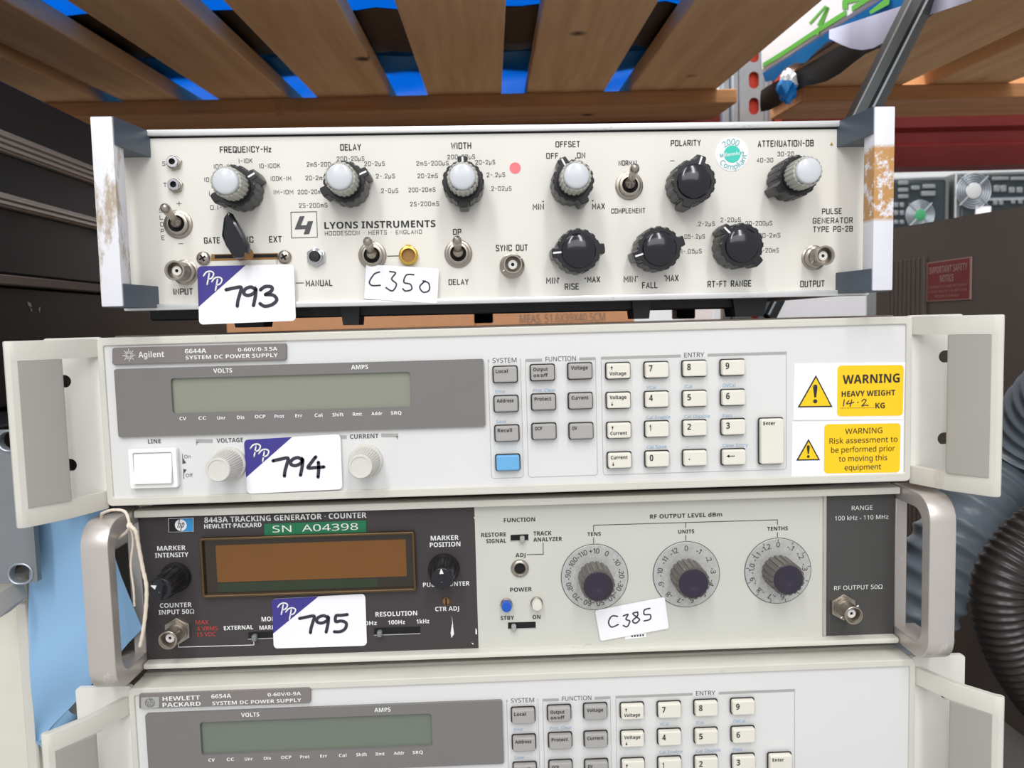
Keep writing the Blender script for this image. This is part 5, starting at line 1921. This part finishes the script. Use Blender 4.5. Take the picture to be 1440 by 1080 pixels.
# loose steel angle leaning between the stack and the pallets
a = atY(1299, 0, .19)
b_ = atY(1217, 163, .19)
d = (a - b_).normalized()
s0 = b_ - d * ((b_.z - .0472) / d.z)
s1 = b_ + d * ((.318 - b_.z) / d.z)
e = Vector((d.z, 0, -d.x))
m = MB()
hw = .0098
prof = [(-hw, 0), (hw, 0), (hw, .016), (hw - .0025, .016), (hw - .0025, .0025), (-hw * .18, .0025), (-hw * .18, -.003), (-hw * .42, -.003), (-hw * .42, .0025), (-hw, .0025)]
prof = [(-hw, -.002), (-hw * .9, -.0035), (-hw * .22, -.0035), (-hw * .1, -.0075), (hw * .06, -.0075), (hw * .14, -.0020), (hw * .9, .0015), (hw, .0025), (hw, .012), (-hw, .012)]
n = len(prof)
vs = [s0 + e * p + Vector((0, q, 0)) for p, q in prof] + [s1 + e * p + Vector((0, q, 0)) for p, q in prof]
m.add(vs, [[i, (i + 1) % n, n + (i + 1) % n, n + i] for i in range(n)] + [list(range(n)), list(range(n, 2 * n))], M_STEEL)
for pa, pb in ((-.1, .06), (-1.02, -.93)):
    pr = [(hw * pa, -.0082 if pa > -.5 else -.0042), (hw * pb, -.0082 if pa > -.5 else -.0042), (hw * pb, -.0070 if pa > -.5 else -.002), (hw * pa, -.0070 if pa > -.5 else -.002)]
    m.add([s0 + e * u_ + Vector((0, v_, 0)) for u_, v_ in pr] + [s1 + e * u_ + Vector((0, v_, 0)) for u_, v_ in pr], [(0, 1, 5, 4), (1, 2, 6, 5), (2, 3, 7, 6), (3, 0, 4, 7), (0, 1, 2, 3), (4, 5, 6, 7)], M_GALV)
tag(m.build('steel_strut', smooth=25), 'dark steel strut slanting up behind the right end of the pulse generator', 'steel strut')

# ================================================================== right side: cabinet, hoses, computers
XC = .40
P = lambda px, py: atX(px, py, XC)
top_n, top_f = P(1440, 290), P(1250, 322)
yf = P(1232, 440).y
cab = thing('equipment_cabinet', 'dark brown equipment cabinet with a red safety notice, right of the stack', 'cabinet', (XC + .22, .1, -.289))
ORG[cab] = Vector(cab.location)
k = (top_f.z - top_n.z) / (top_f.y - top_n.y)
zn = top_n.z + k * (-.05 - top_n.y)
zf = top_n.z + k * (yf - top_n.y)
m = MB()
vs = [(XC, -.05, -.289), (XC, yf, -.289), (XC, yf, zf), (XC, -.05, zn), (.86, -.05, -.289), (.86, yf, -.289), (.86, yf, zf), (.86, -.05, zn)]
m.add(vs, [(0, 1, 2, 3), (4, 5, 6, 7), (0, 1, 5, 4), (1, 2, 6, 5), (2, 3, 7, 6), (3, 0, 4, 7)], M_CABINET)
m.build('body', cab)
yv0, yv1 = P(1300, 390).y, P(1252, 390).y
m = MB()
for i in range(9):
    y = yv0 + (yv1 - yv0) * i / 8
    m.box(XC - .0035, XC + .001, y - .0045, y + .0015, -.20, zf - .035, M_CABINET, .0006)
m.build('vent_ribs', cab)
q = [P(1305, 367), P(1368, 363.5), P(1366, 424.5), P(1304, 421)]
y0, y1 = (q[0].y + q[3].y) / 2, (q[1].y + q[2].y) / 2
z1, z0 = (q[0].z + q[1].z) / 2, (q[2].z + q[3].z) / 2
mp = lambda a, b, h: Vector((XC - .0004 - h, y0 + (y1 - y0) * a, z0 + (z1 - z0) * b))
m = MB()
m.prism([(0, 0), (1, 0), (1, 1), (0, 1)], -.0002, .0006, M_NOTINK, map=mp)
m.flat([(.03, .025), (.97, .025), (.97, .975), (.03, .975)], .0008, M_NOTICE, map=mp)
for s, xa, xb, yb, hh in (('IMPORTANT SAFETY', .07, .93, .70, .17), ('NOTICE', .33, .64, .47, .17), ('HAZARDOUS VOLTAGES ARE PRESENT', .06, .94, .33, .06), ('IN MOST AREAS OF THE UNIT WHEN', .06, .93, .21, .06), ('THE COVER IS REMOVED', .2, .76, .09, .06)):
    v, f, a_, b2 = font_mesh(s, .03 if hh > .1 else .0)
    m.add([mp(xa + (p[0] - a_) * (xb - xa) / (b2 - a_), yb + p[1] * hh / CAPH, .0010) for p in v], f, M_NOTINK)
m.build('safety_notice', cab, 'red notice plate headed IMPORTANT SAFETY NOTICE', smooth=0)


def hose(name, pts, rad, pitch, depth, m, label, n=20, sharp=1.0):
    q = smooth_path3(pts, 40)
    L = [0]
    for a, b in zip(q, q[1:]):
        L.append(L[-1] + (b - a).length)
    N = int(L[-1] / pitch * 10)
    path, rr = [], []
    j = 0
    for i in range(N + 1):
        s = L[-1] * i / N
        while j < len(L) - 2 and L[j + 1] < s:
            j += 1
        t = (s - L[j]) / max(L[j + 1] - L[j], 1e-9)
        path.append(q[j].lerp(q[j + 1], t))
        c = math.cos(2 * PI * s / pitch)
        rr.append(rad - depth * (.5 - .5 * c) ** sharp)
    o = MB().tube(path, rr, m, n).build(name, smooth=70)
    return tag(o, label, 'hose')


hose('corrugated_hose', [atY(1620, 470, -.02), atY(1515, 540, .06), atY(1425, 640, .12), atY(1352, 745, .11), atY(1293, 850, .11), atY(1258, 950, .12), Vector((.262, .16, -.262)), Vector((.27, .30, -.262))],
     .0275, .0125, .0032, M_HOSEG, 'thick blue-grey ridged hose behind the right rack handles', 28, .6)
hose('corrugated_hose', [atY(1560, 620, .02), atY(1500, 715, .02), atY(1444, 762, .02), atY(1407, 822, .02), atY(1418, 900, .02), atY(1462, 975, .02), atY(1530, 1050, .02), Vector((.345, -.03, -.272)), Vector((.355, -.12, -.272))],
     .0155, .0042, .0011, M_HOSEK, 'black ridged hose bending down at the right edge', 24, .7)
hose('corrugated_hose', [atY(1560, 640, .06), atY(1495, 730, .06), atY(1462, 790, .06), atY(1464, 860, .06), atY(1500, 940, .06)],
     .0125, .0055, .0012, M_HOSEG, 'thin blue-grey ridged hose at the very edge beside the black hose', 20, .7)


def computer(label, x0, x1, z0, z1, fan, fan_m, hub_r, mirror):
    Y = 1.5
    o = thing('desktop_computer', label, 'computer', ((x0 + x1) / 2, Y + .2, -.289), group=None)
    ORG[o] = Vector(o.location)
    MB().box(x0, x1, Y, Y + .42, -.289, z1, M_PC, .003).build('case', o)
    w_ = x1 - x0
    g = .012
    pb = MB().box(x0 + g, x1 - g, Y - .004, Y + .001, z0, z1 - .008, M_PCBACK, .004).build('back_panel', o, 'dark back panel')
    fx, fz, fr = fan
    m = MB()
    for r in (.95, .82, .69, .56, .43):
        m.tube([Vector((fx + fr * r * math.cos(2 * PI * i / 36), Y - .006, fz + fr * r * math.sin(2 * PI * i / 36))) for i in range(37)], .0019, M_GALV, 6)
    for a in range(4):
        t = a * PI / 2 + PI / 4
        m.tube([Vector((fx + fr * .3 * math.cos(t), Y - .007, fz + fr * .3 * math.sin(t))), Vector((fx + fr * 1.12 * math.cos(t), Y - .007, fz + fr * 1.12 * math.sin(t)))], .0016, M_GALV, 6)
    fg = m.build('fan_grille', o, 'round wire fan grille')
    MB().lathe([(hub_r, 0), (hub_r, .004), (hub_r * .8, .005), (0, .005)], (fx, Y - .004, fz), (0, -1, 0), fan_m, 24).build('fan_hub', fg)
    return o, Y


pz = lambda px, py: atY(px, py, 1.5)
a, b = pz(1240, 240), pz(1338, 248)
f_ = pz(1292, 303)
o, Y = computer('small computer with a green-centred fan, back turned, beyond the dark cabinet', a.x, b.x - .004, -.05, b.z, (f_.x, f_.z, .036), M_FANG, .014, False)


def connector(o, cx, cz, w_, h, m=None):
    MB().box(cx - w_ / 2, cx + w_ / 2, Y - .010, Y - .003, cz - h / 2, cz + h / 2, m or M_BRACKET, .0015).build('connector', o)


for px, py, w_, h in ((1268, 258, .024, .010), (1268, 268, .024, .010), (1268, 277, .024, .010), (1285, 265, .020, .010), (1304, 263, .030, .010), (1303, 273, .034, .012), (1258, 289, .010, .012), (1266, 289, .010, .012), (1258, 300, .010, .012), (1266, 300, .010, .012), (1258, 313, .010, .010), (1266, 313, .010, .010)):
    c = pz(px, py)
    connector(o, c.x, c.z, w_, h)
a, b = pz(1344, 238), pz(1470, 240)
f_ = pz(1367, 269)
o, Y = computer('larger computer with a pale-centred fan, back turned, at the right edge', a.x, b.x, -.05, b.z, (f_.x, f_.z, .044), M_FANW, .019, True)
for px, py, w_, h in ((1404, 252, .040, .008), (1430, 252, .040, .008), (1399, 266, .014, .016), (1408, 266, .014, .016), (1420, 268, .014, .014), (1431, 268, .014, .014), (1397, 285, .010, .014), (1405, 285, .010, .014), (1422, 284, .010, .012), (1432, 284, .010, .012)):
    c = pz(px, py)
    connector(o, c.x, c.z, w_, h)
c0, c1 = pz(1370, 291), pz(1391, 301)
MB().box(c0.x, c1.x, Y - .007, Y - .003, c1.z, c0.z, M_PAPER).build('paper_tag', o, 'small white tag')
c0, c1 = pz(1388, 279), pz(1470, 281)
MB().box(c0.x, c1.x, Y - .008, Y - .003, c1.z, c0.z, M_GALV).build('metal_strip', o)

# ================================================================== left side: dark servers, rack ear unit, cream unit
XL = -.33
PL = lambda px, py: atX(px, py, XL)
zt_ = PL(60, 141).z
srv = thing('rack_server', 'black rack server with two grey slide rails, left of the pulse generator', 'server', (XL - .25, .2, .0870))
ORG[srv] = Vector(srv.location)
MB().box(XL - .48, XL, -.12, .62, .0870, zt_, M_SERVER, .002).build('case', srv)
for ya, yb, n_ in ((185, 215, 3), (272, 292, 2)):
    z1, z0 = PL(0, ya).z, PL(0, yb).z
    yr = PL(135, 240).y
    m = MB()
    m.box(XL, XL + .005, -.12, yr, z0, z1, M_RAIL, .0008)
    for i in range(n_):
        z = z0 + (z1 - z0) * (i + .6) / (n_ + .6)
        m.box(XL + .005, XL + .0075, -.12, yr, z - .0012, z + .0012, M_RAIL, .0004)
    rl = m.build('slide_rail', srv, 'grey metal slide rail')
    MB().lathe([(.006, 0), (.006, .005), (.004, .008)], (XL, yr + .010, (z0 + z1) / 2 - .002), (1, 0, 0), M_BLACK, 20).build('rail_stop', rl, 'black rail stop')
ZE = atY(44, 604, 0).z + .0012
low = thing('instrument_case', 'dark green-black instrument case under the rack server with a brown lid edge', 'instrument case', (XL - .25, .2, ZE))
ORG[low] = Vector(low.location)
MB().box(XL - .48, XL, -.06, .55, ZE, .0800, M_SERVER2, .002).build('case', low)
z1, z0 = PL(0, 388).z, PL(0, 401).z
MB().box(XL - .48, XL + .004, -.06, .55, z0, .0868, M_COVER, .001).build('lid_edge', low, 'brown lid edge')
m = MB()
for pts in ([(38, 424), (43, 426), (45, 432), (40, 430)], [(42, 432), (46, 436), (44, 438)], [(54, 434), (57, 431), (56, 440)]):
    m.add([atX(x, y, XL + .0004) for x, y in pts], [list(range(len(pts)))], M_GREYINK)
m.build('scratch_mark', low, 'pale scratch marks', smooth=0)
# blue-grey unit with a slotted ear
ear = thing('rack_unit', 'blue-grey rack unit with a slotted mounting ear at the left edge', 'rack unit', (-.5, .1, atY(46, 819, 0).z))
ORG[ear] = Vector(ear.location)
e0, e1 = atY(44, 604, 0), atY(46, 819, 0)
xr = (e0.x + e1.x) / 2
h1, h2 = atY(14, 620, 0), atY(29, 807, 0)
v, f = plate(rrect(-.62, xr, e1.z, e0.z, .001), [rrect(h.x - .0055, h.x + .0055, h.z - .0046, h.z + .0046, .0046, 6) for h in (h1, h2)], .004)
m = MB()
m.add([Vector((p[0], .002 + p[2], p[1])) for p in v], f, M_BRACKET)
m.build('front_plate', ear)
for h in (h1, h2):
    m = MB()
    ring = [Vector((h.x + a, -.0002, h.z + b)) for a, b in rrect(-.0062, .0062, -.0053, .0053, .0053, 6)]
    m.tube(ring + [ring[0]], .0006, M_GALV, 6)
    m.build('slot_rim', ear, 'bare metal slot rim')
MB().box(-.60, xr - .030, .0045, .40, e1.z + .0005, e0.z - .0005, M_SERVER, .001).build('case', ear, 'black case')
# cream unit below it
cu = thing('bench_instrument', 'cream bench instrument with a grey handle stub, lowest at the left edge', 'instrument', (-.45, .1, -.289))
ORG[cu] = Vector(cu.location)
zt_ = e1.z - .0015
xr = -.2445
xs = (atY(8, 900, 0).x + atY(24, 1075, 0).x) / 2
MB().box(-.62, xs - .002, .022, .4, -.289, zt_ - .0005, M_CREAMB, .002).build('case', cu)
MB().box(xs, xr, .026, .4, -.289, zt_ - .0005, M_CREAMB, .001).build('side_panel', cu)
MB().box(xs - .006, xs + .0006, .0185, .026, -.289, zt_ - .016, M_BEZEL, .001).build('bezel_edge', cu)
q = [atY(-8, 838, -.012), atY(12, 826, -.004), atY(20, 850, -.004), atY(-6, 872, -.012)]
m = MB()
vs = [tuple(p) for p in q] + [tuple(p + Vector((0, .012, 0))) for p in q]
m.add(vs, [(0, 1, 2, 3), (4, 5, 6, 7), (0, 1, 5, 4), (1, 2, 6, 5), (2, 3, 7, 6), (3, 0, 4, 7)], M_GRIP)
m.build('handle', cu, 'grey handle stub')

# ================================================================== cartons behind the stack
def carton(label, xa, xb, Y, z1, m_, text=None):
    o = thing('carton', label, 'box', ((xa + xb) / 2, Y + .15, -.289))
    ORG[o] = Vector(o.location)
    q = MB().box(xa, xb, Y, Y + .3, -.289, z1, m_, .002)
    if text:
        ta, tb, zc = text
        font_text(q, 'MEAS. 51.6X39X40.5CM', ta, tb, zc - .009, .018, M_COVER, lambda p, r: Vector((p, Y - .0004, r)), .012)
    q.build('box_body', o, smooth=0)
    MB().box(xa + .01, xb - .01, Y + .135, Y + .165, z1, z1 + .0006, M_TRIMC).build('packing_tape', o)
    return o


Yb = 1.3
carton('brown cardboard box with printed measurements, behind the stack', atY(668, 446, Yb).x, atY(892, 446, Yb).x, Yb, .16, M_CARTON, (atY(731, 446, Yb).x, atY(851, 446, Yb).x, atY(790, 447, Yb).z))
carton('plain brown cardboard box behind the left half of the stack', atY(300, 446, Yb).x, atY(668, 446, Yb).x - .001, Yb, .16, M_CARTON)
carton('white cardboard box behind the right end of the stack', atY(1003, 440, Yb).x, atY(1219, 440, Yb).x, Yb, .14, M_WHITEBOX)
